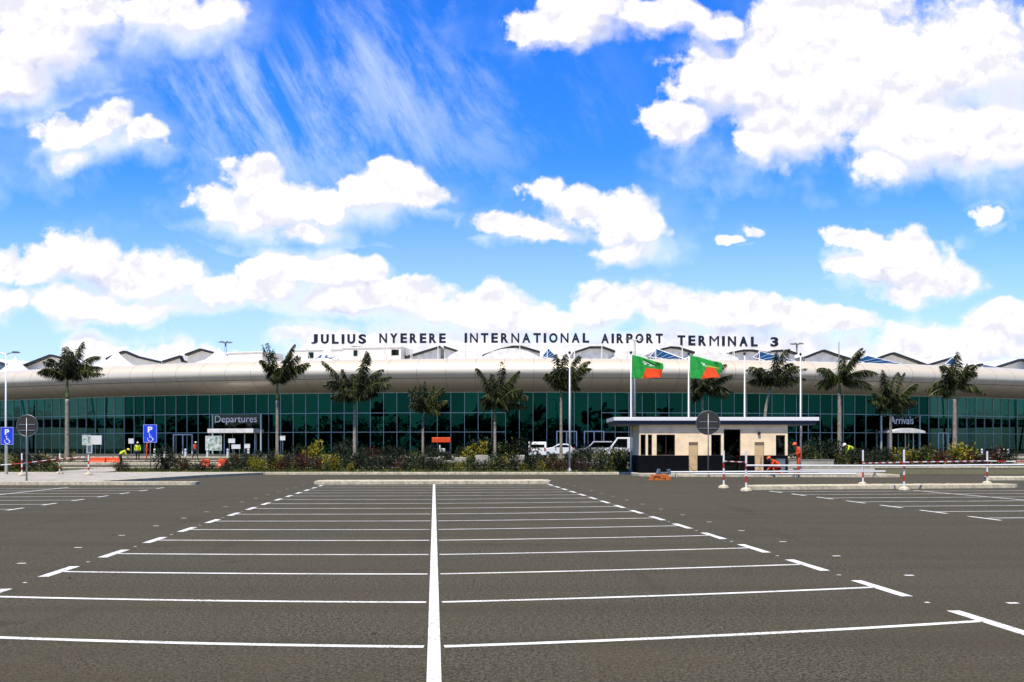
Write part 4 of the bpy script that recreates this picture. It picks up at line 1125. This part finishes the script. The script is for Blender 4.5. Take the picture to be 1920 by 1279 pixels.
# stack of orange blocks with a blue grey clamp on top
def blocks():
    D = 52.6; b0 = G(1236, D, 0); n = 0
    for lz, xs in ((0, (-.42, -.14, .14, .42)), (.105, (-.40, -.12, .16, .43)), (.21, (-.26, .02, .30))):
        for x in xs:
            b = MB(); b.box((0, 0, .05), (.26, .5, .10), rz=random.uniform(-.06, .06)); o = b.build('orange_block', M['brick']); o.location = b0 + Vector((x, random.uniform(-.03, .03), lz)); bevel(o, .008)
            n += 1; rowname = {0: 'bottom', .105: 'middle', .21: 'top'}[lz]
            tag(o, f'orange block in the {rowname} layer of the pile on the asphalt, {ordw(list(xs).index(x))} from the left', 'block', 'orange blocks piled left of the booth')
    T = empty('pipe_fitting', b0 + Vector((.25, 0, .312)), .3, 'blue grey metal fitting lying on the orange blocks', 'fitting')
    b = MB(); b.tube([(-.30, 0, .05), (-.12, 0, .07), (.1, 0, .06), (.28, 0, .05)], [.07, .05, .05, .08], 8); b.build('bar', M['bluegrey'], T)
    b = MB(); b.box((-.33, 0, .14), (.12, .18, .28), mtx=Matrix.Rotation(.4, 3, 'Y')); b.build('flange', M['bluegrey'], T)
    b = MB(); b.box((.27, 0, .13), (.14, .2, .26), mtx=Matrix.Rotation(-.15, 3, 'Y')); b.build('flange', M['bluegrey'], T)
blocks()
# tools leaning on the doors
for px, dx, lb in ((1419, .28, 'right-hand'), (1300, -.3, 'left-hand')):
    b = MB(); hgt = .95 if px > 1400 else .5
    b.tube([(0, -.35, 0), (dx, -.02, hgt)], .022, 6); b.box((0, -.35, .07), (.2, .03, .22), mtx=Matrix.Rotation(.3, 3, 'Y'))
    o = b.build('shovel', M['wood']); o.location = G(px, 62.6, .14); tag(o, f'old shovel leaning against the {lb} tan door of the booth', 'shovel')

# orange plastic water barriers
def water_barrier(px, w, D, label, h=.62, low=False):
    b = MB(); prof = [(-.24, 0), (.24, 0), (.22, .16), (.12, h * .5), (.08, h), (-.08, h), (-.12, h * .5), (-.22, .16)]
    n = len(prof); vs = [(-w / 2, p[0], p[1]) for p in prof] + [(w / 2, p[0], p[1]) for p in prof]
    b.add(vs, [list(range(n)), list(range(n, 2 * n))[::-1]] + [[i, i + n, (i + 1) % n + n, (i + 1) % n] for i in range(n)])
    o = b.build('water_barrier', M['orange']); o.location = G(px, D); bevel(o, .03); tag(o, label, 'barrier', 'orange plastic barriers')
    b = MB(); b.tube([(0, 0, h), (0, 0, h + .04)], .06, 10); b.build('cap', M['black'], o)
water_barrier(385, .62, 73.5, 'orange plastic barrier block left of the Departures canopy, left of two'); water_barrier(419, .72, 73.3, 'orange plastic barrier block below the Departures canopy, right of two', h=.66)
water_barrier(183, 1.35, 86, 'long low orange barrier right of the leftmost palm', .5); water_barrier(212, 1.35, 86.4, 'orange barrier at the right end of the left row', .5)

# bollards
def bollard(px, D, h, m, label, grp, r=.1):
    b = MB(); b.tube([(0, 0, 0), (0, 0, h - .05), (0, 0, h)], [r, r, r * .6], 12); o = b.build('bollard', M[m], smooth=False); o.location = G(px, D); tag(o, label, 'bollard', grp)
    b = MB(); b.tube([(0, 0, h * .72), (0, 0, h * .82)], r * 1.04, 12, cap=False); b.build('band', M['steel'], o)
for i, (px, w_) in enumerate(((290, 'first'), (309, 'second'), (348, 'third'), (389, 'fourth'), (427, 'fifth'), (466, 'sixth'))):
    bollard(px, 110, .95, 'white', f'white bollard before the Departures side, {w_} from the left', 'white bollards on the forecourt', .13)
for px, w_ in ((1841, 'first'), (1873, 'second'), (1882, 'third'), (1890, 'fourth')):
    bollard(px, 110, .95, 'white', f'white bollard right of the Arrivals entrance, {w_} from the left', 'white bollards at the right', .12)
for px, w_ in ((1086, 'first'), (1101, 'second'), (1122, 'third'), (1139, 'fourth')):
    bollard(px, 64.7, .82, 'black', f'thin black bollard between bare flagpole and booth, {w_} from the left', 'black bollards at the kerb', .06)

# planters and benches
def planter(px, w, D, label, h=.8):
    T = empty('stone_planter', G(px, D), 0, label, 'planter', 'white stone planters'); b = MB(); t = .22
    
    for s_ in (-1, 1):
        b = MB(); b.box((s_ * (w / 2 - .5), 0, h / 2), (1.0, 1.6, h)); o = b.build('end_block', M['paving'], T); bevel(o, .02)
    b = MB(); b.box((0, -.4, h * .42), (w - 2.0, .5, h * .45)); o = b.build('seat', M['paving'], T); bevel(o, .02)
    b = MB(); b.box((0, .2, h * .3), (w - 2.0, .5, h * .55)); b.build('soil', M['soil'], T)
planter(938, 3.9, 81.0, 'white stone planter with seat under the bushy central palm')
planter(838, 3.3, 80.5, 'white stone bench left of the central planter, under the small palm', .62)

# ------------------------------------------------------------------ vehicles
def car(px, D, rz, m, label, L=4.5, Wd=1.8, Hc=1.72, van=False):
    T = empty('parked_van' if van else 'parked_car', G(px, D), rz, label, 'van' if van else 'car', None if van else 'cars parked on the forecourt')
    b = MB(); l = L / 2
    if van: prof = [(-l, .35), (-l, 1.9), (-l + .15, Hc), (l - 1.25, Hc), (l - .55, 1.25), (l - .05, 1.0), (l, .4)]
    else: prof = [(-l, .38), (-l + .02, .98), (-l + .25, 1.08), (-l + .55, Hc - .08), (-l + .9, Hc), (l - 1.9, Hc), (l - 1.2, 1.12), (l - .25, .98), (l, .75), (l, .38)]
    b.prism(prof, -Wd / 2, Wd / 2); bo = b.build('body', M[m], T); bevel(bo, .07, 3)
    for s_ in (-1, 1):
        b = MB(); y = s_ * (Wd / 2 + .006)
        if van: q = [(l - 2.2, 1.2), (l - .75, 1.25), (l - 1.3, Hc - .15), (l - 2.2, Hc - .15)]
        else: q = [(-l + .45, 1.12), (l - 1.35, 1.12), (l - 1.93, Hc - .12), (-l + .85, Hc - .12)]
        b.prism(q, y - .004, y + .004); b.build('side_window', M['dglass'], bo)
    b = MB()
    if van: pts = [(l - .53, 1.27), (l - 1.22, Hc - .04)]
    else: pts = [(l - 1.22, 1.15), (l - 1.87, Hc - .05)]
    (xa, za), (xb, zb) = pts; y = Wd / 2 - .15
    b.add([(xa + .02, -y, za), (xa + .02, y, za), (xb + .02, y, zb), (xb + .02, -y, zb), (xa - .02, -y, za - .03), (xa - .02, y, za - .03), (xb - .02, y, zb - .03), (xb - .02, -y, zb - .03)],
          [(0, 1, 2, 3), (4, 7, 6, 5), (0, 4, 5, 1), (2, 6, 7, 3), (0, 3, 7, 4), (1, 5, 6, 2)]); b.build('windscreen', M['dglass'], bo)
    b = MB(); b.box((-l - .004, 0, 1.3), (.012, Wd - .4, .35)); b.build('rear_window', M['dglass'], bo)
    for sx in (-l * .62, l * .64):
        for s_ in (-1, 1):
            b = MB(); y = s_ * (Wd / 2 - .08); b.tube([(sx, y - .11, .33), (sx, y + .11, .33)], .33, 18); w_ = b.build('wheel', M['tyre'], T)
            b = MB(); b.tube([(sx, y + s_ * .10, .33), (sx, y + s_ * .118, .33)], .2, 14); b.build('rim', M['steel'], w_)
    for s_ in (-1, 1):
        b = MB(); b.box((l - .01, s_ * (Wd / 2 - .28), .82 if not van else .85), (.05, .34, .15)); b.build('headlight', M['lamp_w'], T)
        b = MB(); b.box((-l + .0, s_ * (Wd / 2 - .16), 1.0), (.05, .16, .3)); b.build('tail_light', M['lamp_red'], T)
        b = MB(); b.box((l - 1.5 if not van else l - .9, s_ * (Wd / 2 + .09), 1.15), (.1, .16, .12)); b.build('mirror', M['black'], T)
    b = MB(); b.box((l + .005, 0, .5), (.03, .5, .12)); b.build('number_plate', M['white'], T)
car(1120, 109, math.pi, 'carsilver', 'silver estate car parked side-on left of the booth, before the white doors', L=4.7, Hc=1.78)
car(1046, 111, math.pi, 'carwhite', 'white car behind the windswept palm trunk', L=3.6, Hc=1.5)
car(1007, 104, math.pi / 2, 'carwhite', 'white car seen end-on right of the central stone planter', L=4.2, Hc=1.75)
car(1176, 99, math.pi, 'carwhite', 'white van parked behind the hedge at the left end of the booth', L=4.6, Hc=2.2, van=True)
# orange cart with a canopy
T = empty('utility_cart', G(828, 98), 0, 'small orange cart with flat roof left of the central planter', 'cart')
b = MB(); b.box((0, 0, 1.95), (1.8, 1.2, .5)); o = b.build('canopy', M['orange'], T); bevel(o, .04)
b = MB(); b.box((0, 0, .62), (1.7, 1.1, .34)); o = b.build('body', M['black'], T); bevel(o, .04)
for x in (-.78, .78):
    for y in (-.5, .5):
        b = MB(); b.tube([(x, y, .75), (x, y, 1.72)], .03, 6); b.build('post', M['black'], T)
        b = MB(); b.tube([(x * .8, y * 1.15 - .07, .28), (x * .8, y * 1.15 + .07, .28)], .28, 14); b.build('wheel', M['tyre'], T)
b = MB(); b.box((.1, 0, 1.0), (.5, 1.0, .3)); b.box((-.15, 0, 1.25), (.1, 1.0, .45)); b.build('seat', M['white'], T)

# ------------------------------------------------------------------ notice boards by the entrances
def board(px0, px1, y0, y1, D, m, label, legs=True, name='notice_board'):
    k = D / F; w = (px1 - px0) * k; h = (y1 - y0) * k; cx = (px0 + px1) / 2; bz = g(D) + (.05 if D > 108 else 0); zc = W(cx, (y0 + y1) / 2, D).z - bz
    T = empty(name, G(cx, D, bz), 0, label, 'board')
    b = MB(); b.box((0, 0, zc), (w, .06, h)); b.build('panel', M[m], T)
    b = MB()
    for s_ in (-1, 1): b.box((s_ * (w / 2 + .02), 0, zc), (.05, .08, h + .08))
    for s_ in (-1, 1): b.box((0, 0, zc + s_ * (h / 2 + .015)), (w - .02, .08, .04))
    b.build('frame', M['white'], T)
    for s_ in ((-1, 1) if w > .6 else (0,)):
        b = MB(); b.tube([(s_ * w * .42, 0, 0), (s_ * w * .42, 0, zc - h / 2)], .035, 6); b.build('leg', M['steel'], T)
board(155, 169, 816, 834, 122, 'poster', 'green and white poster board right of the leftmost palm')
board(171, 190, 817, 833, 123, 'white', 'plain white board beside the green poster board')
board(386, 415, 818, 844, 121, 'poster', 'green and white poster board at the left of the Departures doors')
board(429, 440, 823, 830, 112, 'white', 'small white sign inside the left of the Departures doors')
board(435, 450, 834, 841, 111, 'white', 'small low white sign in the middle of the Departures doors')
board(459, 468, 833, 840, 111.5, 'white', 'small low white sign right of the middle Departures bollard')
board(526, 534, 818, 825, 100, 'white', 'small white sign on a pole just right of the V-crowned palm', name='pole_sign')
board(242, 250, 823, 831, 100, 'white', 'small white sign on a pole left of the blue parking sign', name='pole_sign')
board(164, 172, 835, 849, 83, 'bluegrey', 'small blue and white sign near the striped post at left', name='pole_sign')

# ------------------------------------------------------------------ people
def person(px, D, bz, rz, pose, label, top, legs, hat, scale=1.0):
    """joints: (name, x, y, z, radius, parent); the figure faces +X before turning"""
    P = {
     'stand': dict(pelvis=(0,0,.98), belly=(.01,0,1.12), chest=(.02,0,1.34), neck=(.03,0,1.52), head=(.05,0,1.62), crown=(.04,0,1.73),
                   hipL=(0,.10,.93), kneeL=(.03,.11,.52), ankL=(-.02,.12,.10), toeL=(.16,.13,.04), hipR=(0,-.10,.93), kneeR=(-.02,-.11,.52), ankR=(-.08,-.12,.10), toeR=(.10,-.13,.04),
                   shL=(.01,.19,1.44), elL=(.04,.25,1.17), wrL=(.20,.22,.98), shR=(.01,-.19,1.44), elR=(.0,-.25,1.17), wrR=(.18,-.22,.96)),
     'lookdown': dict(pelvis=(-.02,0,1.0), belly=(-.01,0,1.13), chest=(.02,0,1.35), neck=(.10,0,1.52), head=(.18,0,1.60), crown=(.21,0,1.70),
                   hipL=(-.02,.10,.95), kneeL=(.03,.11,.53), ankL=(0,.12,.10), toeL=(.18,.13,.04), hipR=(-.02,-.10,.95), kneeR=(.0,-.11,.53), ankR=(-.08,-.12,.10), toeR=(.10,-.13,.04),
                   shL=(.02,.19,1.45), elL=(.0,.25,1.18), wrL=(.24,.15,1.14), shR=(.02,-.19,1.45), elR=(-.04,-.25,1.18), wrR=(.20,-.14,1.10)),
     'kneel': dict(pelvis=(-.16,0,.46), belly=(-.06,0,.56), chest=(.14,0,.72), neck=(.31,0,.82), head=(.42,0,.86), crown=(.50,0,.92),
                   hipL=(-.14,.11,.43), kneeL=(.26,.16,.46), ankL=(.12,.16,.10), toeL=(.30,.17,.04), hipR=(-.14,-.11,.41), kneeR=(.16,-.15,.10), ankR=(-.26,-.15,.08), toeR=(-.40,-.15,.05),
                   shL=(.18,.20,.78), elL=(.28,.25,.50), wrL=(.46,.15,.30), shR=(.18,-.20,.78), elR=(.34,-.24,.50), wrR=(.52,-.12,.26)),
     'bend': dict(pelvis=(-.12,0,.95), belly=(-.02,0,1.04), chest=(.18,0,1.17), neck=(.34,0,1.24), head=(.44,0,1.24), crown=(.53,0,1.28),
                   hipL=(-.10,.10,.90), kneeL=(.0,.12,.50), ankL=(-.06,.13,.10), toeL=(.12,.14,.04), hipR=(-.12,-.10,.90), kneeR=(-.06,-.12,.50), ankR=(-.12,-.13,.10), toeR=(.06,-.14,.04),
                   shL=(.22,.19,1.20), elL=(.30,.23,.94), wrL=(.42,.16,.74), shR=(.22,-.19,1.20), elR=(.34,-.22,.94), wrR=(.46,-.12,.72)),
     'walk': dict(pelvis=(0,0,.97), belly=(.01,0,1.12), chest=(.03,0,1.34), neck=(.04,0,1.52), head=(.07,0,1.62), crown=(.06,0,1.73),
                   hipL=(0,.10,.92), kneeL=(.18,.11,.54), ankL=(.22,.11,.12), toeL=(.40,.12,.07), hipR=(0,-.10,.92), kneeR=(-.06,-.11,.51), ankR=(-.28,-.11,.15), toeR=(-.14,-.12,.04),
                   shL=(.01,.19,1.44), elL=(-.10,.24,1.18), wrL=(-.02,.25,.95), shR=(.01,-.19,1.44), elR=(.08,-.24,1.18), wrR=(.26,-.21,1.02))}[pose]
    rad = dict(pelvis=.145, belly=.135, chest=.165, neck=.062, head=.085, crown=.055, hip=.10, knee=.068, ank=.05, toe=.042, sh=.075, el=.052, wr=.034)
    names = list(P); idx = {n: i for i, n in enumerate(names)}
    bm = bmesh.new(); lay = bm.verts.layers.skin.verify()
    bv = []
    for n in names:
        v = bm.verts.new(P[n]); r_ = rad[n] if n in rad else rad[n[:-1]]
        v[lay].radius = (r_, r_ * (1.15 if n in ('chest', 'pelvis', 'belly') else 1)); v[lay].use_root = (n == 'pelvis'); bv.append(v)
    E = [('pelvis', 'belly'), ('belly', 'chest'), ('chest', 'neck'), ('neck', 'head'), ('head', 'crown')]
    for s_ in 'LR': E += [('pelvis', 'hip' + s_), ('hip' + s_, 'knee' + s_), ('knee' + s_, 'ank' + s_), ('ank' + s_, 'toe' + s_), ('chest', 'sh' + s_), ('sh' + s_, 'el' + s_), ('el' + s_, 'wr' + s_)]
    for a, c in E: bm.edges.new((bv[idx[a]], bv[idx[c]]))
    # hands: a palm and five curled fingers rooted in it
    for s_ in 'LR':
        w_ = Vector(P['wr' + s_]); d = (w_ - Vector(P['el' + s_])).normalized(); sd_ = d.cross(Vector((0, 0, 1))).normalized(); sgn = 1 if s_ == 'R' else -1; dn = sd_.cross(d)
        pv = bm.verts.new(w_ + d * .06); pv[lay].radius = (.038, .022); bm.edges.new((bv[idx['wr' + s_]], pv))
        for q, ln in enumerate((.070, .082, .078, .062)):
            o_ = (q - 1.5) * .021; a = bm.verts.new(w_ + d * .10 + sd_ * o_); a[lay].radius = (.010, .010)
            e1 = bm.verts.new(w_ + d * (.10 + ln * .55) + sd_ * o_ + dn * .012); e1[lay].radius = (.009, .009)
            e2 = bm.verts.new(w_ + d * (.10 + ln * .85) + sd_ * o_ + dn * .04); e2[lay].radius = (.008, .008)
            bm.edges.new((pv, a)); bm.edges.new((a, e1)); bm.edges.new((e1, e2))
        a = bm.verts.new(w_ + d * .05 + sd_ * -.045 * sgn); a[lay].radius = (.012, .012); e1 = bm.verts.new(w_ + d * .09 + sd_ * -.06 * sgn + dn * .02); e1[lay].radius = (.010, .010)
        bm.edges.new((pv, a)); bm.edges.new((a, e1))
    me = bpy.data.meshes.new('body'); bm.to_mesh(me); bm.free()
    ob = bpy.data.objects.new('tmp', me); C.objects.link(ob)
    ob.modifiers.new('skin', 'SKIN'); sb = ob.modifiers.new('sub', 'SUBSURF'); sb.levels = 1; sb.render_levels = 1
    dg = bpy.context.evaluated_depsgraph_get(); dg.update()
    bme = bpy.data.meshes.new_from_object(ob.evaluated_get(dg)); bpy.data.objects.remove(ob)
    bme.materials.clear()
    for m_ in (top, legs, 'skin', 'boot'): bme.materials.append(M[m_])
    J = {n: Vector(p) for n, p in P.items()}
    for p in bme.polygons:
        c = p.center; mi = 0
        def near(a, b_): 
            A_, B_ = J[a], J[b_]; t = max(0, min(1, (c - A_).dot(B_ - A_) / (B_ - A_).length_squared)); return (c - A_ - (B_ - A_) * t).length
        ds_ = {'torso': min(near('pelvis', 'belly') - .08, near('belly', 'chest') - .08, near('chest', 'neck') - .02), 'head': min(near('neck', 'head'), near('head', 'crown')) - .05,
               'leg': min(near('hip' + s_, 'knee' + s_) for s_ in 'LR') - .04, 'shin': min(near('knee' + s_, 'ank' + s_) for s_ in 'LR') - .03, 'foot': min(near('ank' + s_, 'toe' + s_) for s_ in 'LR'),
               'arm': min(min(near('sh' + s_, 'el' + s_), near('el' + s_, 'wr' + s_)) for s_ in 'LR') - .02}
        k_ = min(ds_, key=ds_.get)
        if k_ == 'head': mi = 2
        elif k_ in ('leg', 'shin'): mi = 1
        elif k_ == 'foot': mi = 3
        elif k_ == 'arm' and min((c - J['wr' + s_]).length for s_ in 'LR') < .17 and any((c - J['wr' + s_]).dot((J['wr' + s_] - J['el' + s_]).normalized()) > -.01 and (c - J['wr' + s_]).length < .2 for s_ in 'LR'): mi = 2
        p.material_index = mi; p.use_smooth = True
    # head: skull, brow, nose, mouth, ears
    T = empty('person', G(px, D, bz), rz, label, 'person'); T.scale = (scale,) * 3
    body = bpy.data.objects.new('body', bme); C.objects.link(body); body.parent = T
    hd = J['head']; up = (J['crown'] - J['head']).normalized(); fw = (Vector((1, 0, 0)) - up * up.x); fw.normalize()
    if pose == 'kneel' or pose == 'bend': up = (up + Vector((0, 0, 1.0))).normalized(); fw = (Vector((1, 0, -.6)) - up * Vector((1, 0, -.6)).dot(up)).normalized()
    sd_ = up.cross(fw)
    L2 = lambda a, b_, c_: hd + fw * a + sd_ * b_ + up * c_
    b = MB(); n1, n2 = 14, 10
    for i in range(n2 + 1):
        ph = math.pi * i / n2
        for j in range(n1):
            a = 2 * math.pi * j / n1; x = .098 * math.sin(ph) * math.cos(a); y = .076 * math.sin(ph) * math.sin(a); z = .122 * math.cos(ph) + .02
            if z < -.02: x = x * (.80 if x < 0 else .92); y *= .84
            if x > .07 and abs(y) < .03: x += .010 if -.03 < z < .03 else 0
            b.v.append(tuple(L2(x + .005, y, z)))
    for i in range(n2):
        for j in range(n1): b.f.append([i * n1 + j, i * n1 + (j + 1) % n1, (i + 1) * n1 + (j + 1) % n1, (i + 1) * n1 + j]); b.m.append(0)
    b.add([L2(.10, -.012, .022), L2(.10, .012, .022), L2(.125, .018, -.018), L2(.125, -.018, -.018), L2(.095, .018, -.026), L2(.095, -.018, -.026)], [(0, 1, 2, 3), (3, 2, 4, 5), (0, 3, 5), (1, 4, 2)])
    b.add([L2(.101, -.022, -.05), L2(.101, .022, -.05), L2(.105, .018, -.06), L2(.105, -.018, -.06)], [(0, 1, 2, 3)], 1)
    for s_ in (-1, 1):
        b.tube([L2(.092, s_ * .032, .02), L2(.101, s_ * .031, .02)], .011, 8, 2); b.tube([L2(0, s_ * .072, .005), L2(-.006, s_ * .088, .012)], [.022, .026], 8)
    b.build('head', [M['skin'], M['boot'], M['hat_w']], T, smooth=True)
    # helmet
    b = MB()
    for i in range(6):
        ph = math.pi / 2 * i / 5.0
        for j in range(16):
            a = 2 * math.pi * j / 16; rr = math.cos(ph)
            b.v.append(tuple(L2(.125 * rr * math.cos(a), .105 * rr * math.sin(a), .055 + .115 * math.sin(ph))))
    for i in range(5):
        for j in range(16): b.f.append([i * 16 + j, i * 16 + (j + 1) % 16, (i + 1) * 16 + (j + 1) % 16, (i + 1) * 16 + j]); b.m.append(0)
    rim = [L2(.125 * math.cos(a) + (.05 if math.cos(a) > .3 else .01) * math.cos(a), .118 * math.sin(a), .052) for a in [2 * math.pi * j / 16 for j in range(16)]]
    o_ = len(b.v); b.v += [tuple(p) for p in rim]
    for j in range(16): b.f.append([j, (j + 1) % 16, o_ + (j + 1) % 16, o_ + j]); b.m.append(0)
    b.build('hard_hat', M[hat], T, smooth=True)
    return T
person(1497, 58.4, .14, math.pi, 'lookdown', 'person in orange coverall and orange hard hat standing right of the booth, looking down', 'coverall', 'coverall', 'hat_o', 1.06)
person(1457, 58.6, .14, math.pi * .93, 'kneel', 'person in orange coverall kneeling at the pipes in front of the booth', 'coverall', 'coverall', 'hat_o', 1.04)
person(258, 96, g(96), -1.2, 'stand', 'person in yellow vest and white hard hat standing left of the blue parking sign', 'vest', 'trouser', 'hat_w', 1.0)
person(228, 76, g(76) - .0, .3, 'bend', 'person in yellow vest bending by the dark bush near the footpath', 'vest', 'trouser', 'hat_y', 1.0)
person(1597, 82, g(82), math.pi, 'bend', 'person in yellow vest and white hard hat stooping right of the palm with arching fronds', 'vest', 'trouser', 'hat_w', 1.25)
person(275, 100, g(100), .4, 'stand', 'person in orange coverall half hidden behind the blue parking sign', 'coverall', 'coverall', 'hat_o', .98)
person(366, 103, g(103), -.6, 'walk', 'person in orange vest and dark trousers by the white doors left of Departures', 'orange', 'trouser', 'hat_w', 1.0)

# ------------------------------------------------------------------ woodland behind the viewer, unseen, added to darken the terminal glass
def reflection_treeline():
    rnd = random.Random(12); b = MB(); n = 360
    for i in range(n):
        th = R(-120 + 240 * (i + rnd.random()) / n); rr = 150 + rnd.uniform(-9, 9); x = rr * 1.25 * math.sin(th); y = 90 - rr * math.cos(th); h = rnd.uniform(8.0, 12.5)
        b.tube([(x, y, 0), (x + rnd.uniform(-.3, .3), y, h * .7)], [.2, .1], 5, 1)
        for q in range(90):
            v = Vector((rnd.gauss(0, 1), rnd.gauss(0, 1), rnd.gauss(0, 1))).normalized() * rnd.uniform(.5, 1.05)
            p = Vector((x + v.x * 3.0, y + v.y * 2.6, h * .52 + v.z * h * .5)); d1 = Vector((rnd.uniform(-1, 1), rnd.uniform(-1, 1), rnd.uniform(-1, 1))).normalized(); d2 = d1.cross(v).normalized()
            b.add([p, p + d1 * .9, p + d1 * 1.3 + d2 * .9, p + d2 * .9], [(0, 1, 2, 3)], 0)
    tag(b.build('reflection_treeline', [M['leaf_dark'], M['stem']]), 'unseen dark line of trees behind the camera, added to darken the glass reflection', 'trees', kind='stuff')
reflection_treeline()
